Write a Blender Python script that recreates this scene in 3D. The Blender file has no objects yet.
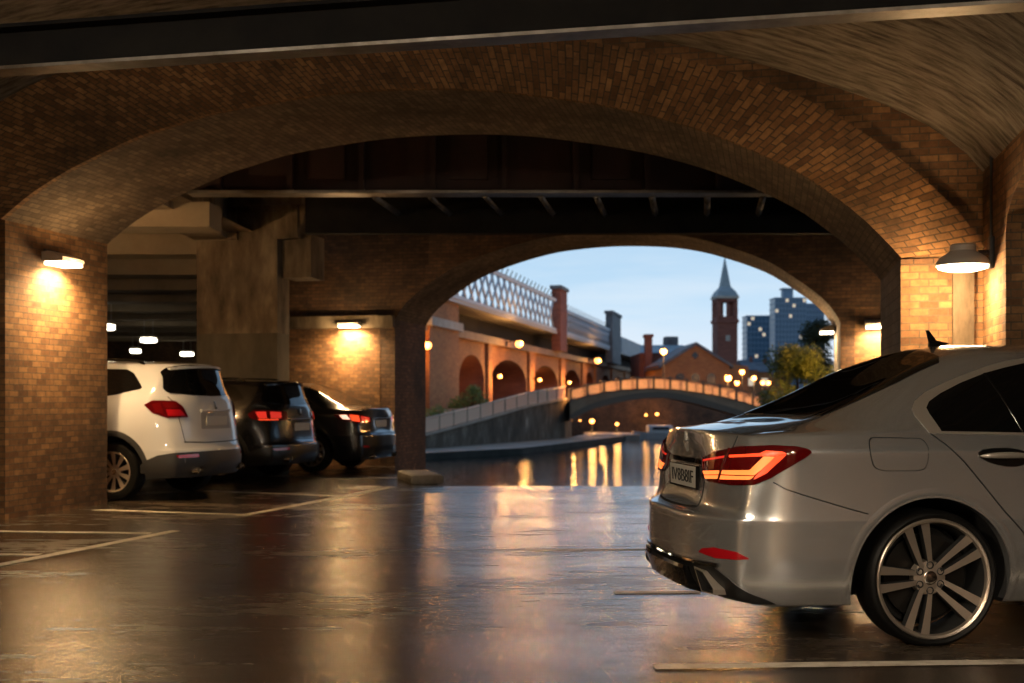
import bpy, bmesh, math, random
from mathutils import Vector, Matrix, geometry
from mathutils.bvhtree import BVHTree
from mathutils.interpolate import poly_3d_calc

random.seed(7)
SC = bpy.context.scene
COL = SC.collection
PI = math.pi

# ------------------------------------------------------------------ helpers
def link(o, parent=None):
    COL.objects.link(o)
    if parent is not None:
        o.parent = parent
    return o

def tag(o, label=None, cat=None, group=None, kind=None):
    if label: o['label'] = label
    if cat: o['category'] = cat
    if group: o['group'] = group
    if kind: o['kind'] = kind
    return o

def empty(name, loc, rz=0.0, label=None, cat=None, group=None):
    o = bpy.data.objects.new(name, None)
    o.location = loc
    o.rotation_euler = (0, 0, rz)
    o.empty_display_size = 0.2
    link(o)
    return tag(o, label, cat, group)

class MB:
    """collects faces with metre UVs, then links them as ONE mesh object"""
    def __init__(s):
        s.v, s.f, s.uv, s.mi, s.sm = [], [], [], [], []

    def face(s, pts, uv=None, mi=0, smooth=False):
        b = len(s.v)
        pts = [Vector(p) for p in pts]
        s.v += pts
        s.f.append(tuple(range(b, b + len(pts))))
        if uv is None:
            n = geometry.normal(pts) if len(pts) > 2 else Vector((0, 0, 1))
            if abs(n.z) > 0.9:
                U, V = Vector((1, 0, 0)), Vector((0, 1, 0))
            else:
                U = Vector((0, 0, 1)).cross(n).normalized()
                V = n.cross(U)
            uv = [(p.dot(U), p.dot(V)) for p in pts]
        s.uv.append(uv)
        s.mi.append(mi)
        s.sm.append(smooth)

    def mesh(s, verts, faces, mi=0, smooth=False):
        for f in faces:
            s.face([verts[i] for i in f], None, mi, smooth)

    def box(s, c, size, M=None, mi=0, taper=1.0):
        x, y, z = size[0] / 2, size[1] / 2, size[2] / 2
        t = taper
        P = [(-x, -y, -z), (x, -y, -z), (x, y, -z), (-x, y, -z), (-x * t, -y * t, z), (x * t, -y * t, z), (x * t, y * t, z), (-x * t, y * t, z)]
        P = [Vector(p) for p in P]
        if M is not None:
            P = [M @ p for p in P]
        P = [p + Vector(c) for p in P]
        for f in ((0, 3, 2, 1), (4, 5, 6, 7), (0, 1, 5, 4), (1, 2, 6, 5), (2, 3, 7, 6), (3, 0, 4, 7)):
            s.face([P[i] for i in f], None, mi)

    def bbox(s, c, size, bev, M=None, mi=0, seg=2):
        """box with rounded edges"""
        bm = bmesh.new()
        bmesh.ops.create_cube(bm, size=1.0)
        for v in bm.verts:
            v.co = Vector((v.co.x * size[0], v.co.y * size[1], v.co.z * size[2]))
        bmesh.ops.bevel(bm, geom=bm.edges[:], offset=bev, segments=seg, affect='EDGES', profile=0.6)
        s.addbm(bm, Matrix.Translation(Vector(c)) @ (M.to_4x4() if M is not None else Matrix()), mi, False)

    def addbm(s, bm, M=None, mi=0, smooth=False):
        M = M or Matrix()
        for f in bm.faces:
            s.face([M @ v.co for v in f.verts], None, mi, smooth)
        bm.free()

    def tube(s, pts, r, seg=8, mi=0, caps=True):
        """round bar along a polyline; r number or list"""
        pts = [Vector(p) for p in pts]
        rr = r if isinstance(r, (list, tuple)) else [r] * len(pts)
        rings = []
        up = None
        for i, p in enumerate(pts):
            d = (pts[min(i + 1, len(pts) - 1)] - pts[max(i - 1, 0)])
            if d.length < 1e-9: d = Vector((0, 0, 1))
            d.normalize()
            if up is None:
                up = Vector((0, 0, 1)) if abs(d.z) < 0.9 else Vector((1, 0, 0))
            x = up.cross(d)
            if x.length < 1e-4: x = Vector((0, 1, 0)).cross(d)
            x.normalize()
            y = d.cross(x)
            up = y
            rings.append([p + (x * math.cos(a) + y * math.sin(a)) * rr[i] for a in [2 * PI * k / seg for k in range(seg)]])
        for i in range(len(rings) - 1):
            for k in range(seg):
                k2 = (k + 1) % seg
                s.face([rings[i][k], rings[i][k2], rings[i + 1][k2], rings[i + 1][k]], None, mi, True)
        if caps:
            s.face(rings[0][::-1], None, mi)
            s.face(rings[-1], None, mi)

    def lathe(s, prof, seg=32, M=None, mi=0, closed=False):
        """prof: (radius, height) pairs about local z"""
        M = M or Matrix()
        R = [[M @ Vector((r * math.cos(2 * PI * k / seg), r * math.sin(2 * PI * k / seg), z)) for k in range(seg)] for r, z in prof]
        for i in range(len(R) - 1):
            for k in range(seg):
                k2 = (k + 1) % seg
                q = [R[i][k], R[i][k2], R[i + 1][k2], R[i + 1][k]]
                if prof[i][0] < 1e-6: q = [R[i][0], R[i + 1][k2], R[i + 1][k]]
                elif prof[i + 1][0] < 1e-6: q = [R[i][k], R[i][k2], R[i + 1][0]]
                s.face(q, None, mi, True)

    def prism(s, poly, ext, mi=0):
        """closed polygon (3d points) swept along the vector ext"""
        ext = Vector(ext)
        a = [Vector(p) for p in poly]
        b = [p + ext for p in a]
        s.face(a[::-1], None, mi)
        s.face(b, None, mi)
        n = len(a)
        for i in range(n):
            j = (i + 1) % n
            s.face([a[i], a[j], b[j], b[i]], None, mi)

    def build(s, name, mat, parent=None, weld=True, autosmooth=35):
        me = bpy.data.meshes.new(name)
        me.from_pydata([tuple(p) for p in s.v], [], s.f)
        uvl = me.uv_layers.new(name='UVMap')
        k = 0
        for u in s.uv:
            for c in u:
                uvl.data[k].uv = c
                k += 1
        me.polygons.foreach_set('material_index', s.mi)
        me.polygons.foreach_set('use_smooth', s.sm)
        for m in (mat if isinstance(mat, (list, tuple)) else [mat]):
            me.materials.append(m)
        bm = bmesh.new()
        bm.from_mesh(me)
        if weld:
            bmesh.ops.remove_doubles(bm, verts=bm.verts, dist=1e-5)
        bmesh.ops.recalc_face_normals(bm, faces=bm.faces)
        if any(s.sm):
            ca = math.radians(autosmooth)
            for e in bm.edges:
                if len(e.link_faces) == 2 and e.calc_face_angle(0) > ca:
                    e.smooth = False
        bm.to_mesh(me)
        bm.free()
        o = bpy.data.objects.new(name, me)
        return link(o, parent)

def structure(o, label=None, cat=None):
    return tag(o, label, cat, None, 'structure')

# ------------------------------------------------------------------ materials
MATS = {}
def nodes(name):
    m = bpy.data.materials.new(name)
    m.use_nodes = True
    nt = m.node_tree
    b = nt.nodes['Principled BSDF']
    MATS[name] = m
    return m, nt, b

def N(nt, t, **kw):
    n = nt.nodes.new(t)
    for k, v in kw.items():
        if k == 'inp':
            for kk, vv in v.items():
                n.inputs[kk].default_value = vv
        else:
            setattr(n, k, v)
    return n

def L(nt, a, b): nt.links.new(a, b)

def ramp(nt, src, stops):
    r = N(nt, 'ShaderNodeValToRGB')
    el = r.color_ramp.elements
    while len(el) < len(stops): el.new(0.5)
    for e, (p, c) in zip(el, stops):
        e.position = p
        e.color = (*c, 1) if len(c) == 3 else c
    L(nt, src, r.inputs['Fac'])
    return r.outputs['Color']

def mat(name, col, rough=0.5, metal=0.0, coat=0.0, spec=0.5, emit=None, es=0.0, trans=0.0, ior=1.45, alpha=1.0):
    m, nt, b = nodes(name)
    b.inputs['Base Color'].default_value = (*col, 1)
    b.inputs['Roughness'].default_value = rough
    b.inputs['Metallic'].default_value = metal
    b.inputs['Coat Weight'].default_value = coat
    b.inputs['Coat Roughness'].default_value = 0.04
    b.inputs['Specular IOR Level'].default_value = spec
    b.inputs['Transmission Weight'].default_value = trans
    b.inputs['IOR'].default_value = ior
    if emit:
        b.inputs['Emission Color'].default_value = (*emit, 1)
        b.inputs['Emission Strength'].default_value = es
    return m

def brick_mat(name, c1, c2, mortar, bl=0.215, bh=0.07, grime=0.6, bump=0.6, dark=(0.02, 0.015, 0.01), gscale=0.9, rough=0.85):
    m, nt, b = nodes(name)
    uv = N(nt, 'ShaderNodeTexCoord')
    wob = N(nt, 'ShaderNodeTexNoise', inp={'Scale': 6.0, 'Detail': 2.0})
    L(nt, uv.outputs['UV'], wob.inputs['Vector'])
    vm = N(nt, 'ShaderNodeVectorMath', operation='MULTIPLY_ADD')
    vm.inputs[1].default_value = (0.012, 0.012, 0)
    L(nt, wob.outputs['Color'], vm.inputs[0]); L(nt, uv.outputs['UV'], vm.inputs[2])
    bt = N(nt, 'ShaderNodeTexBrick', inp={'Scale': 1.0, 'Mortar Size': 0.006, 'Mortar Smooth': 0.25, 'Bias': 0.0, 'Brick Width': bl, 'Row Height': bh})
    bt.inputs['Color1'].default_value = (*c1, 1)
    bt.inputs['Color2'].default_value = (*c2, 1)
    bt.inputs['Mortar'].default_value = (*mortar, 1)
    L(nt, vm.outputs[0], bt.inputs['Vector'])
    n1 = N(nt, 'ShaderNodeTexNoise', inp={'Scale': gscale, 'Detail': 8.0, 'Roughness': 0.7})
    L(nt, uv.outputs['Object'], n1.inputs['Vector'])
    n2 = N(nt, 'ShaderNodeTexNoise', inp={'Scale': 14.0, 'Detail': 5.0, 'Roughness': 0.7})
    L(nt, uv.outputs['Object'], n2.inputs['Vector'])
    g = ramp(nt, n1.outputs['Fac'], [(0.36, (0, 0, 0)), (0.66, (1, 1, 1))])
    g2 = N(nt, 'ShaderNodeMath', operation='MULTIPLY', inp={1: grime}); L(nt, g, g2.inputs[0])
    mx = N(nt, 'ShaderNodeMix', data_type='RGBA'); mx.inputs[7].default_value = (*dark, 1)
    L(nt, g2.outputs[0], mx.inputs[0]); L(nt, bt.outputs['Color'], mx.inputs[6])
    mv = N(nt, 'ShaderNodeMix', data_type='RGBA', blend_type='MULTIPLY', inp={0: 0.6})
    sp = ramp(nt, n2.outputs['Fac'], [(0.3, (0.45, 0.45, 0.45)), (0.7, (1.25, 1.2, 1.15))])
    L(nt, mx.outputs[2], mv.inputs[6]); L(nt, sp, mv.inputs[7])
    L(nt, mv.outputs[2], b.inputs['Base Color'])
    b.inputs['Roughness'].default_value = rough
    bp = N(nt, 'ShaderNodeBump', inp={'Strength': bump, 'Distance': 0.012}, invert=True)
    ad = N(nt, 'ShaderNodeMath', operation='MULTIPLY_ADD', inp={1: -0.5})
    L(nt, n2.outputs['Fac'], ad.inputs[0]); L(nt, bt.outputs['Fac'], ad.inputs[2])
    L(nt, ad.outputs[0], bp.inputs['Height']); L(nt, bp.outputs['Normal'], b.inputs['Normal'])
    return m

def noise_mat(name, stops, scale=2.0, stretch=(1, 1, 1), rough=0.8, bump=0.3, coord='Object', detail=8, metal=0.0, bscale=None, bdist=0.01, spec=0.4):
    m, nt, b = nodes(name)
    tc = N(nt, 'ShaderNodeTexCoord')
    mp = N(nt, 'ShaderNodeMapping'); mp.inputs['Scale'].default_value = stretch
    L(nt, tc.outputs[coord], mp.inputs['Vector'])
    n = N(nt, 'ShaderNodeTexNoise', inp={'Scale': scale, 'Detail': detail, 'Roughness': 0.65})
    L(nt, mp.outputs[0], n.inputs['Vector'])
    L(nt, ramp(nt, n.outputs['Fac'], stops), b.inputs['Base Color'])
    b.inputs['Roughness'].default_value = rough
    b.inputs['Metallic'].default_value = metal
    b.inputs['Specular IOR Level'].default_value = spec
    n2 = N(nt, 'ShaderNodeTexNoise', inp={'Scale': bscale or scale * 4, 'Detail': 6.0, 'Roughness': 0.7})
    L(nt, mp.outputs[0], n2.inputs['Vector'])
    bp = N(nt, 'ShaderNodeBump', inp={'Strength': bump, 'Distance': bdist})
    L(nt, n2.outputs['Fac'], bp.inputs['Height']); L(nt, bp.outputs['Normal'], b.inputs['Normal'])
    return m

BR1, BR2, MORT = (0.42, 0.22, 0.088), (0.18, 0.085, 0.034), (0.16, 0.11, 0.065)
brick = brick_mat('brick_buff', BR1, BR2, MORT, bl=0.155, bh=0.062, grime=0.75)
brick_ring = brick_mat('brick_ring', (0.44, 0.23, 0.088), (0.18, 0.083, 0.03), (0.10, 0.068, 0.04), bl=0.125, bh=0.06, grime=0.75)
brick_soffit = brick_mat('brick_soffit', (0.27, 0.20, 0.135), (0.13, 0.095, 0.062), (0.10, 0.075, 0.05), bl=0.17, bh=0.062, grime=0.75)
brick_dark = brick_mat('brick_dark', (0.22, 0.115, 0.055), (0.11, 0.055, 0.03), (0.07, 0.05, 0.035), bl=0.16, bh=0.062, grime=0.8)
brick_big = brick_mat('brick_far', (0.46, 0.19, 0.065), (0.33, 0.125, 0.045), (0.24, 0.14, 0.07), bl=0.5, bh=0.17, grime=0.35, gscale=0.25, bump=0.2)
brick_red = brick_mat('brick_red', (0.30, 0.10, 0.06), (0.22, 0.07, 0.045), (0.17, 0.09, 0.07), bl=0.7, bh=0.25, grime=0.3, gscale=0.2, bump=0.2)
stone_grey = brick_mat('stone_grey', (0.20, 0.175, 0.14), (0.13, 0.11, 0.085), (0.09, 0.075, 0.06), bl=0.3, bh=0.1, grime=0.5)
vault_mat = noise_mat('vault_boarded', [(0.32, (0.045, 0.033, 0.022)), (0.44, (0.15, 0.125, 0.095)), (0.56, (0.27, 0.235, 0.19)), (0.75, (0.38, 0.34, 0.285))], 1.0, (2.6, 11, 1), 0.9, 0.9, 'UV', 9, bscale=2.0, bdist=0.03)
concrete = noise_mat('concrete_stained', [(0.34, (0.045, 0.032, 0.02)), (0.5, (0.15, 0.115, 0.076)), (0.64, (0.30, 0.24, 0.165))], 1.6, (1, 1, 0.35), 0.85, 0.25)
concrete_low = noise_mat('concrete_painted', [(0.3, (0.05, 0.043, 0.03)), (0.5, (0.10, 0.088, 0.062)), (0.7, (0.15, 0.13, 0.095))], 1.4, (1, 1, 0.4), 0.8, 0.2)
concrete_light = noise_mat('concrete_ceiling', [(0.3, (0.2, 0.16, 0.11)), (0.7, (0.34, 0.28, 0.2))], 0.8, (1, 1, 1), 0.85, 0.15)
steel_dark = noise_mat('steel_dark', [(0.3, (0.006, 0.006, 0.007)), (0.7, (0.014, 0.013, 0.012))], 3, (1, 1, 1), 0.85, 0.1, spec=0.1)
steel_flange = noise_mat('steel_flange', [(0.35, (0.10, 0.085, 0.07)), (0.7, (0.3, 0.28, 0.26))], 2.5, (1, 1, 1), 0.45, 0.2, metal=0.6)
steel_rust = noise_mat('steel_rust', [(0.3, (0.010, 0.005, 0.004)), (0.6, (0.032, 0.011, 0.008)), (0.8, (0.06, 0.024, 0.015))], 1.5, (1, 1, 0.6), 0.7, 0.2)
paint_white = noise_mat('road_paint', [(0.3, (0.32, 0.27, 0.2)), (0.55, (0.6, 0.54, 0.44)), (0.8, (0.7, 0.64, 0.54))], 9, (1, 1, 1), 0.45, 0.2)
stone_kerb = noise_mat('stone_kerb', [(0.3, (0.1, 0.085, 0.07)), (0.7, (0.26, 0.235, 0.2))], 4, (1, 1, 1), 0.6, 0.4)
lamp_white = mat('lamp_lens', (1, 0.9, 0.7), 0.4, emit=(1.0, 0.80, 0.52), es=14)
lamp_cool = mat('lamp_tube', (1, 0.95, 0.8), 0.4, emit=(1.0, 0.9, 0.68), es=9)
lamp_amber = mat('lamp_globe', (1, 0.7, 0.3), 0.4, emit=(1.0, 0.34, 0.07), es=7)
enamel = mat('lamp_enamel', (0.45, 0.42, 0.38), 0.4)
black_iron = mat('black_iron', (0.012, 0.012, 0.013), 0.45)

def floor_mat():
    m, nt, b = nodes('wet_asphalt')
    tc = N(nt, 'ShaderNodeTexCoord')
    def noise(scale, st, det, ro, dist=0.0):
        mp = N(nt, 'ShaderNodeMapping'); mp.inputs['Scale'].default_value = (*st, 1)
        L(nt, tc.outputs['Object'], mp.inputs['Vector'])
        n = N(nt, 'ShaderNodeTexNoise', inp={'Scale': scale, 'Detail': det, 'Roughness': ro, 'Distortion': dist})
        L(nt, mp.outputs[0], n.inputs['Vector'])
        return n.outputs['Fac']
    n1 = noise(0.9, (0.45, 1.1), 10, 0.66, 0.3)       # broad damp patches
    n2 = noise(120.0, (1, 1), 3, 0.7)                 # grit
    n3 = noise(7.0, (0.4, 1.3), 7, 0.68)              # streaks left by tyres and water
    n4 = noise(28.0, (0.8, 1), 6, 0.7)
    c = ramp(nt, n1, [(0.3, (0.020, 0.015, 0.011)), (0.55, (0.055, 0.042, 0.030)), (0.75, (0.105, 0.082, 0.059))])
    mx = N(nt, 'ShaderNodeMix', data_type='RGBA', blend_type='MULTIPLY', inp={0: 0.8})
    L(nt, c, mx.inputs[6]); L(nt, ramp(nt, n4, [(0.34, (0.3, 0.3, 0.3)), (0.68, (1.7, 1.65, 1.6))]), mx.inputs[7])
    L(nt, mx.outputs[2], b.inputs['Base Color'])
    r1 = N(nt, 'ShaderNodeMath', operation='MULTIPLY_ADD', inp={1: 0.55}); L(nt, n3, r1.inputs[0]); L(nt, n1, r1.inputs[2])
    r = N(nt, 'ShaderNodeMapRange', inp={1: 0.55, 2: 1.0, 3: 0.08, 4: 0.36}); L(nt, r1.outputs[0], r.inputs[0])
    L(nt, r.outputs[0], b.inputs['Roughness'])
    b.inputs['Specular IOR Level'].default_value = 0.6
    cw = N(nt, 'ShaderNodeMapRange', inp={1: 0.62, 2: 0.95, 3: 0.85, 4: 0.15}); L(nt, r1.outputs[0], cw.inputs[0])
    L(nt, cw.outputs[0], b.inputs['Coat Weight'])
    b.inputs['Coat Roughness'].default_value = 0.10
    b.inputs['Coat IOR'].default_value = 1.4
    h1 = N(nt, 'ShaderNodeMath', operation='MULTIPLY', inp={1: 0.0022}); L(nt, n2, h1.inputs[0])
    h2 = N(nt, 'ShaderNodeMath', operation='MULTIPLY_ADD', inp={1: 0.0012}); L(nt, n3, h2.inputs[0]); L(nt, h1.outputs[0], h2.inputs[2])
    bp = N(nt, 'ShaderNodeBump', inp={'Strength': 0.8, 'Distance': 1.0})
    L(nt, h2.outputs[0], bp.inputs['Height']); L(nt, bp.outputs['Normal'], b.inputs['Normal'])
    bp2 = N(nt, 'ShaderNodeBump', inp={'Strength': 0.45, 'Distance': 1.0})
    L(nt, h2.outputs[0], bp2.inputs['Height']); L(nt, bp2.outputs['Normal'], b.inputs['Coat Normal'])
    return m
floor_m = floor_mat()

def water_mat():
    m, nt, b = nodes('canal_water')
    tc = N(nt, 'ShaderNodeTexCoord')
    mp = N(nt, 'ShaderNodeMapping'); mp.inputs['Scale'].default_value = (0.8, 1.6, 1)
    L(nt, tc.outputs['Object'], mp.inputs['Vector'])
    n = N(nt, 'ShaderNodeTexNoise', inp={'Scale': 1.2, 'Detail': 4.0, 'Roughness': 0.55})
    L(nt, mp.outputs[0], n.inputs['Vector'])
    bp = N(nt, 'ShaderNodeBump', inp={'Strength': 0.6, 'Distance': 0.07})
    L(nt, n.outputs['Fac'], bp.inputs['Height']); L(nt, bp.outputs['Normal'], b.inputs['Normal'])
    b.inputs['Base Color'].default_value = (0.012, 0.014, 0.013, 1)
    b.inputs['Roughness'].default_value = 0.06
    b.inputs['IOR'].default_value = 1.33
    b.inputs['Specular IOR Level'].default_value = 0.5
    return m

# ------------------------------------------------------------------ frame of the place
CAM_H = 1.2
TH = math.atan(258 / 1200)
AX = Vector((math.cos(TH), -math.sin(TH), 0))      # across the vaults
DX = Vector((math.sin(TH), math.cos(TH), 0))       # along the vaults, towards the canal
A0 = Vector((-5.09, 12.05, 0))                     # left foot of the near arch, front plane
F0 = Vector((-2.13, 21.8, 0))                      # left foot of the far arch, front plane

def P(u, z, w=0.0, o=A0):
    return o + AX * u + DX * w + Vector((0, 0, z))

def interp(pts, x):
    if x <= pts[0][0]: return pts[0][1]
    for (x0, y0), (x1, y1) in zip(pts, pts[1:]):
        if x <= x1:
            return y0 + (y1 - y0) * (x - x0) / (x1 - x0)
    return pts[-1][1]

def smooth_curve(pts, n):
    """Catmull-Rom through points, n samples by arc length"""
    pts = [Vector(p) for p in pts]
    q = []
    for i in range(len(pts) - 1):
        p0 = pts[i - 1] if i else pts[0] * 2 - pts[1]
        p1, p2 = pts[i], pts[i + 1]
        p3 = pts[i + 2] if i + 2 < len(pts) else p2 * 2 - p1
        for k in range(12):
            t = k / 12
            q.append(0.5 * ((2 * p1) + (p2 - p0) * t + (2 * p0 - 5 * p1 + 4 * p2 - p3) * t * t + (3 * p1 - p0 - 3 * p2 + p3) * t ** 3))
    q.append(pts[-1])
    Ls = [0]
    for a, b in zip(q, q[1:]): Ls.append(Ls[-1] + (b - a).length)
    out, j = [], 0
    for k in range(n):
        t = Ls[-1] * k / (n - 1)
        while j < len(q) - 2 and Ls[j + 1] < t: j += 1
        w = (t - Ls[j]) / max(1e-9, Ls[j + 1] - Ls[j])
        out.append(q[j].lerp(q[j + 1], min(1, max(0, w))))
    return out

def at(px, py, Y):
    """a point of the place, from its bearing in the photograph and its distance in metres"""
    return Vector(((px - 512) / 1200 * Y, Y, CAM_H + (400 - py) / 1200 * Y))

# ------------------------------------------------------------------ camera, sky, colour management
cam = bpy.data.cameras.new('camera')
cam.lens = 1200 / 1024 * 36
cam.sensor_width = 36
cam.shift_y = (400 - 341.5) / 1024
cam.clip_end = 3000
cam.dof.use_dof = True
cam.dof.focus_distance = 6.3
cam.dof.aperture_fstop = 2.8
camo = bpy.data.objects.new('camera', cam)
camo.location = (0, 0, CAM_H)
camo.rotation_euler = (PI / 2, 0, 0)
link(camo)
SC.camera = camo
vs = SC.view_settings
vs.view_transform = 'Standard'; vs.look = 'None'; vs.exposure = 0; vs.gamma = 1
vs.use_curve_mapping = False
SC.cycles.use_denoising = True
SC.cycles.sample_clamp_indirect = 4.0
SC.cycles.sample_clamp_direct = 0.0
SC.cycles.max_bounces = 8
SC.cycles.glossy_bounces = 4
SC.cycles.caustics_reflective = False
SC.cycles.caustics_refractive = False

def world():
    w = bpy.data.worlds.new('dusk_sky')
    SC.world = w
    w.use_nodes = True
    nt = w.node_tree
    bg = nt.nodes['Background']
    tc = N(nt, 'ShaderNodeTexCoord')
    sx = N(nt, 'ShaderNodeSeparateXYZ'); L(nt, tc.outputs['Generated'], sx.inputs[0])
    grad = ramp(nt, sx.outputs['Z'], [(0.0, (0.56, 0.60, 0.66)), (0.035, (0.55, 0.62, 0.70)), (0.075, (0.42, 0.56, 0.69)), (0.14, (0.30, 0.47, 0.64)), (0.5, (0.13, 0.24, 0.42)), (1.0, (0.07, 0.14, 0.28))])
    mp = N(nt, 'ShaderNodeMapping'); mp.inputs['Scale'].default_value = (2.2, 2.2, 16)
    L(nt, tc.outputs['Generated'], mp.inputs['Vector'])
    n = N(nt, 'ShaderNodeTexNoise', inp={'Scale': 2.3, 'Detail': 7.0, 'Roughness': 0.55, 'Distortion': 0.2})
    L(nt, mp.outputs[0], n.inputs['Vector'])
    cf = ramp(nt, n.outputs['Fac'], [(0.46, (0, 0, 0)), (0.72, (1, 1, 1))])
    lo = N(nt, 'ShaderNodeMapRange', inp={1: 0.02, 2: 0.16, 3: 0.75, 4: 0.1}); L(nt, sx.outputs['Z'], lo.inputs[0])
    mu = N(nt, 'ShaderNodeMath', operation='MULTIPLY'); L(nt, cf, mu.inputs[0]); L(nt, lo.outputs[0], mu.inputs[1])
    mx = N(nt, 'ShaderNodeMix', data_type='RGBA'); mx.inputs[7].default_value = (0.62, 0.66, 0.70, 1)
    L(nt, mu.outputs[0], mx.inputs[0]); L(nt, grad, mx.inputs[6])
    L(nt, mx.outputs[2], bg.inputs['Color'])
    bg.inputs['Strength'].default_value = 1.4
world()

# ------------------------------------------------------------------ light sources
def point_light(name, loc, power, col=(1, 0.6, 0.25), r=0.12, parent=None):
    l = bpy.data.lights.new(name, 'POINT')
    l.energy = power; l.color = col; l.shadow_soft_size = r
    o = bpy.data.objects.new(name, l); o.location = loc
    return link(o, parent)

def area_light(name, loc, rot, power, size, col=(1, 0.75, 0.42), parent=None, spread=PI):
    l = bpy.data.lights.new(name, 'AREA')
    l.energy = power; l.color = col; l.shape = 'RECTANGLE'; l.size, l.size_y = size; l.spread = spread
    o = bpy.data.objects.new(name, l); o.location = loc; o.rotation_euler = rot
    return link(o, parent)

# ------------------------------------------------------------------ setting: floor, arches, vault
NEAR = [(0.0, 3.007), (0.308, 3.23), (0.636, 3.41), (0.91, 3.535), (1.484, 3.753), (1.857, 3.85), (2.246, 3.945), (2.956, 4.035), (3.459, 4.075), (3.954, 4.085), (4.554, 4.065), (5.028, 4.02), (5.439, 3.955), (5.897, 3.87), (6.348, 3.76), (6.791, 3.62), (7.114, 3.49), (7.441, 3.335), (7.81, 3.13), (8.016, 2.975), (8.224, 2.805), (8.43, 2.6), (8.6, 2.404)]
EXT = [(-1.1, 3.0), (-0.8, 3.62), (-0.058, 4.135), (0.613, 4.42), (1.591, 4.6), (3.148, 4.68), (4.621, 4.6), (5.897, 4.407), (6.348, 4.308), (6.791, 4.192), (7.114, 4.076), (7.492, 3.94), (7.915, 3.74), (8.124, 3.6), (8.331, 3.45), (8.512, 3.31), (8.741, 3.11), (8.943, 2.904), (9.103, 2.729), (9.26, 2.48)]
VAULT = [(-1.75, 3.0), (-1.55, 3.3), (-1.1, 3.7), (-0.5, 4.03), (0.0, 4.23), (0.447, 4.39), (1.4, 4.60), (2.6, 4.74), (3.8, 4.76), (4.9, 4.69), (5.897, 4.53), (6.348, 4.44), (6.791, 4.33), (7.114, 4.23), (7.441, 4.13), (7.806, 4.0), (8.124, 3.872), (8.43, 3.745), (8.741, 3.58), (8.943, 3.44), (9.143, 3.27), (9.262, 3.12)]
FAR = [(0.0, 2.66), (0.213, 2.96), (0.65, 3.30), (1.13, 3.59), (1.65, 3.79), (2.2, 3.95), (2.8, 4.07), (3.73, 4.135), (4.7, 4.10), (5.42, 3.985), (6.1, 3.775), (6.65, 3.545), (7.11, 3.245), (7.47, 2.97), (7.7, 2.72), (7.82, 2.5)]

def arch_wall(name, O, inner, outer, D, ztop, u0, u1, m_wall, m_ring, m_soffit, m_jl, m_jr, n=64, back=True):
    I = [Vector((p[0], p[1], 0)) for p in inner]
    I = smooth_curve(I, n)
    X = smooth_curve([Vector((p[0], p[1], 0)) for p in outer], n) if outer else I
    mb = MB()
    ring = MB()
    # arc length
    al = [0.0]
    for a, b in zip(I, I[1:]): al.append(al[-1] + (b - a).length)
    for i in range(n - 1):
        a, b, c, d = I[i], I[i + 1], X[i + 1], X[i]
        if outer:
            la, lb = (d - a).length, (c - b).length
            ring.face([P(a.x, a.y, 0, O), P(b.x, b.y, 0, O), P(c.x, c.y, 0, O), P(d.x, d.y, 0, O)], [(0, al[i] * 1.06), (0, al[i + 1] * 1.06), (lb, al[i + 1] * 1.06), (la, al[i] * 1.06)])
            ring.face([P(d.x, d.y, 0, O), P(c.x, c.y, 0, O), P(c.x, c.y, .12, O), P(d.x, d.y, .12, O)])
            ring.face([P(a.x, a.y, 0, O), P(b.x, b.y, 0, O), P(b.x, b.y, .072, O), P(a.x, a.y, .072, O)], [(0, al[i]), (0, al[i + 1]), (.07, al[i + 1]), (.07, al[i])])
        q = [(d.x, d.y), (c.x, c.y), (c.x, ztop), (d.x, ztop)]
        if c.x > d.x + 1e-6:
            mb.face([P(x, z, 0, O) for x, z in q], q, 0)
        if back:
            q = [(a.x, a.y), (a.x, ztop), (b.x, ztop), (b.x, b.y)]
            if b.x > a.x + 1e-6: mb.face([P(x, z, D, O) for x, z in q], q, 0)
        q = [P(a.x, a.y, 0, O), P(a.x, a.y, D, O), P(b.x, b.y, D, O), P(b.x, b.y, 0, O)]
        mb.face(q, [(0, al[i]), (D, al[i]), (D, al[i + 1]), (0, al[i + 1])], 1, True)
    lx, lz, rx, rz = I[0].x, I[0].y, I[-1].x, I[-1].y
    Lx, Lz, Rx, Rz = X[0].x, X[0].y, X[-1].x, X[-1].y
    def fr(pts, w=0):
        if w: pts = pts[::-1]
        mb.face([P(x, z, w, O) for x, z in pts], pts, 0)
    # front and back of the piers
    fr([(u0, -2.2), (lx, -2.2), (lx, lz), (Lx, Lz), (u0, Lz)]); fr([(u0, Lz), (Lx, Lz), (Lx, ztop), (u0, ztop)])
    fr([(rx, -2.2), (u1, -2.2), (u1, Rz), (Rx, Rz), (rx, rz)]); fr([(Rx, Rz), (u1, Rz), (u1, ztop), (Rx, ztop)])
    if back:
        fr([(u0, -2.2), (lx, -2.2), (lx, ztop), (u0, ztop)], D); fr([(rx, -2.2), (u1, -2.2), (u1, ztop), (rx, ztop)], D)
        mb.face([P(u0, -2.2, 0, O), P(u0, -2.2, D, O), P(u0, ztop, D, O), P(u0, ztop, 0, O)], None, 0)
    mb.face([P(lx, -2.2, 0, O), P(lx, -2.2, D, O), P(lx, lz, D, O), P(lx, lz, 0, O)][::-1], None, 2)
    mb.face([P(rx, -2.2, 0, O), P(rx, -2.2, D, O), P(rx, rz, D, O), P(rx, rz, 0, O)], None, 3)
    w = structure(mb.build(name, [m_wall, m_soffit, m_jl, m_jr]))
    if outer:
        # the ring stands a little proud of the spandrel wall
        r = ring.build('arch_ring', m_ring, w)
        r.location = -DX * 0.07
    return w

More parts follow.
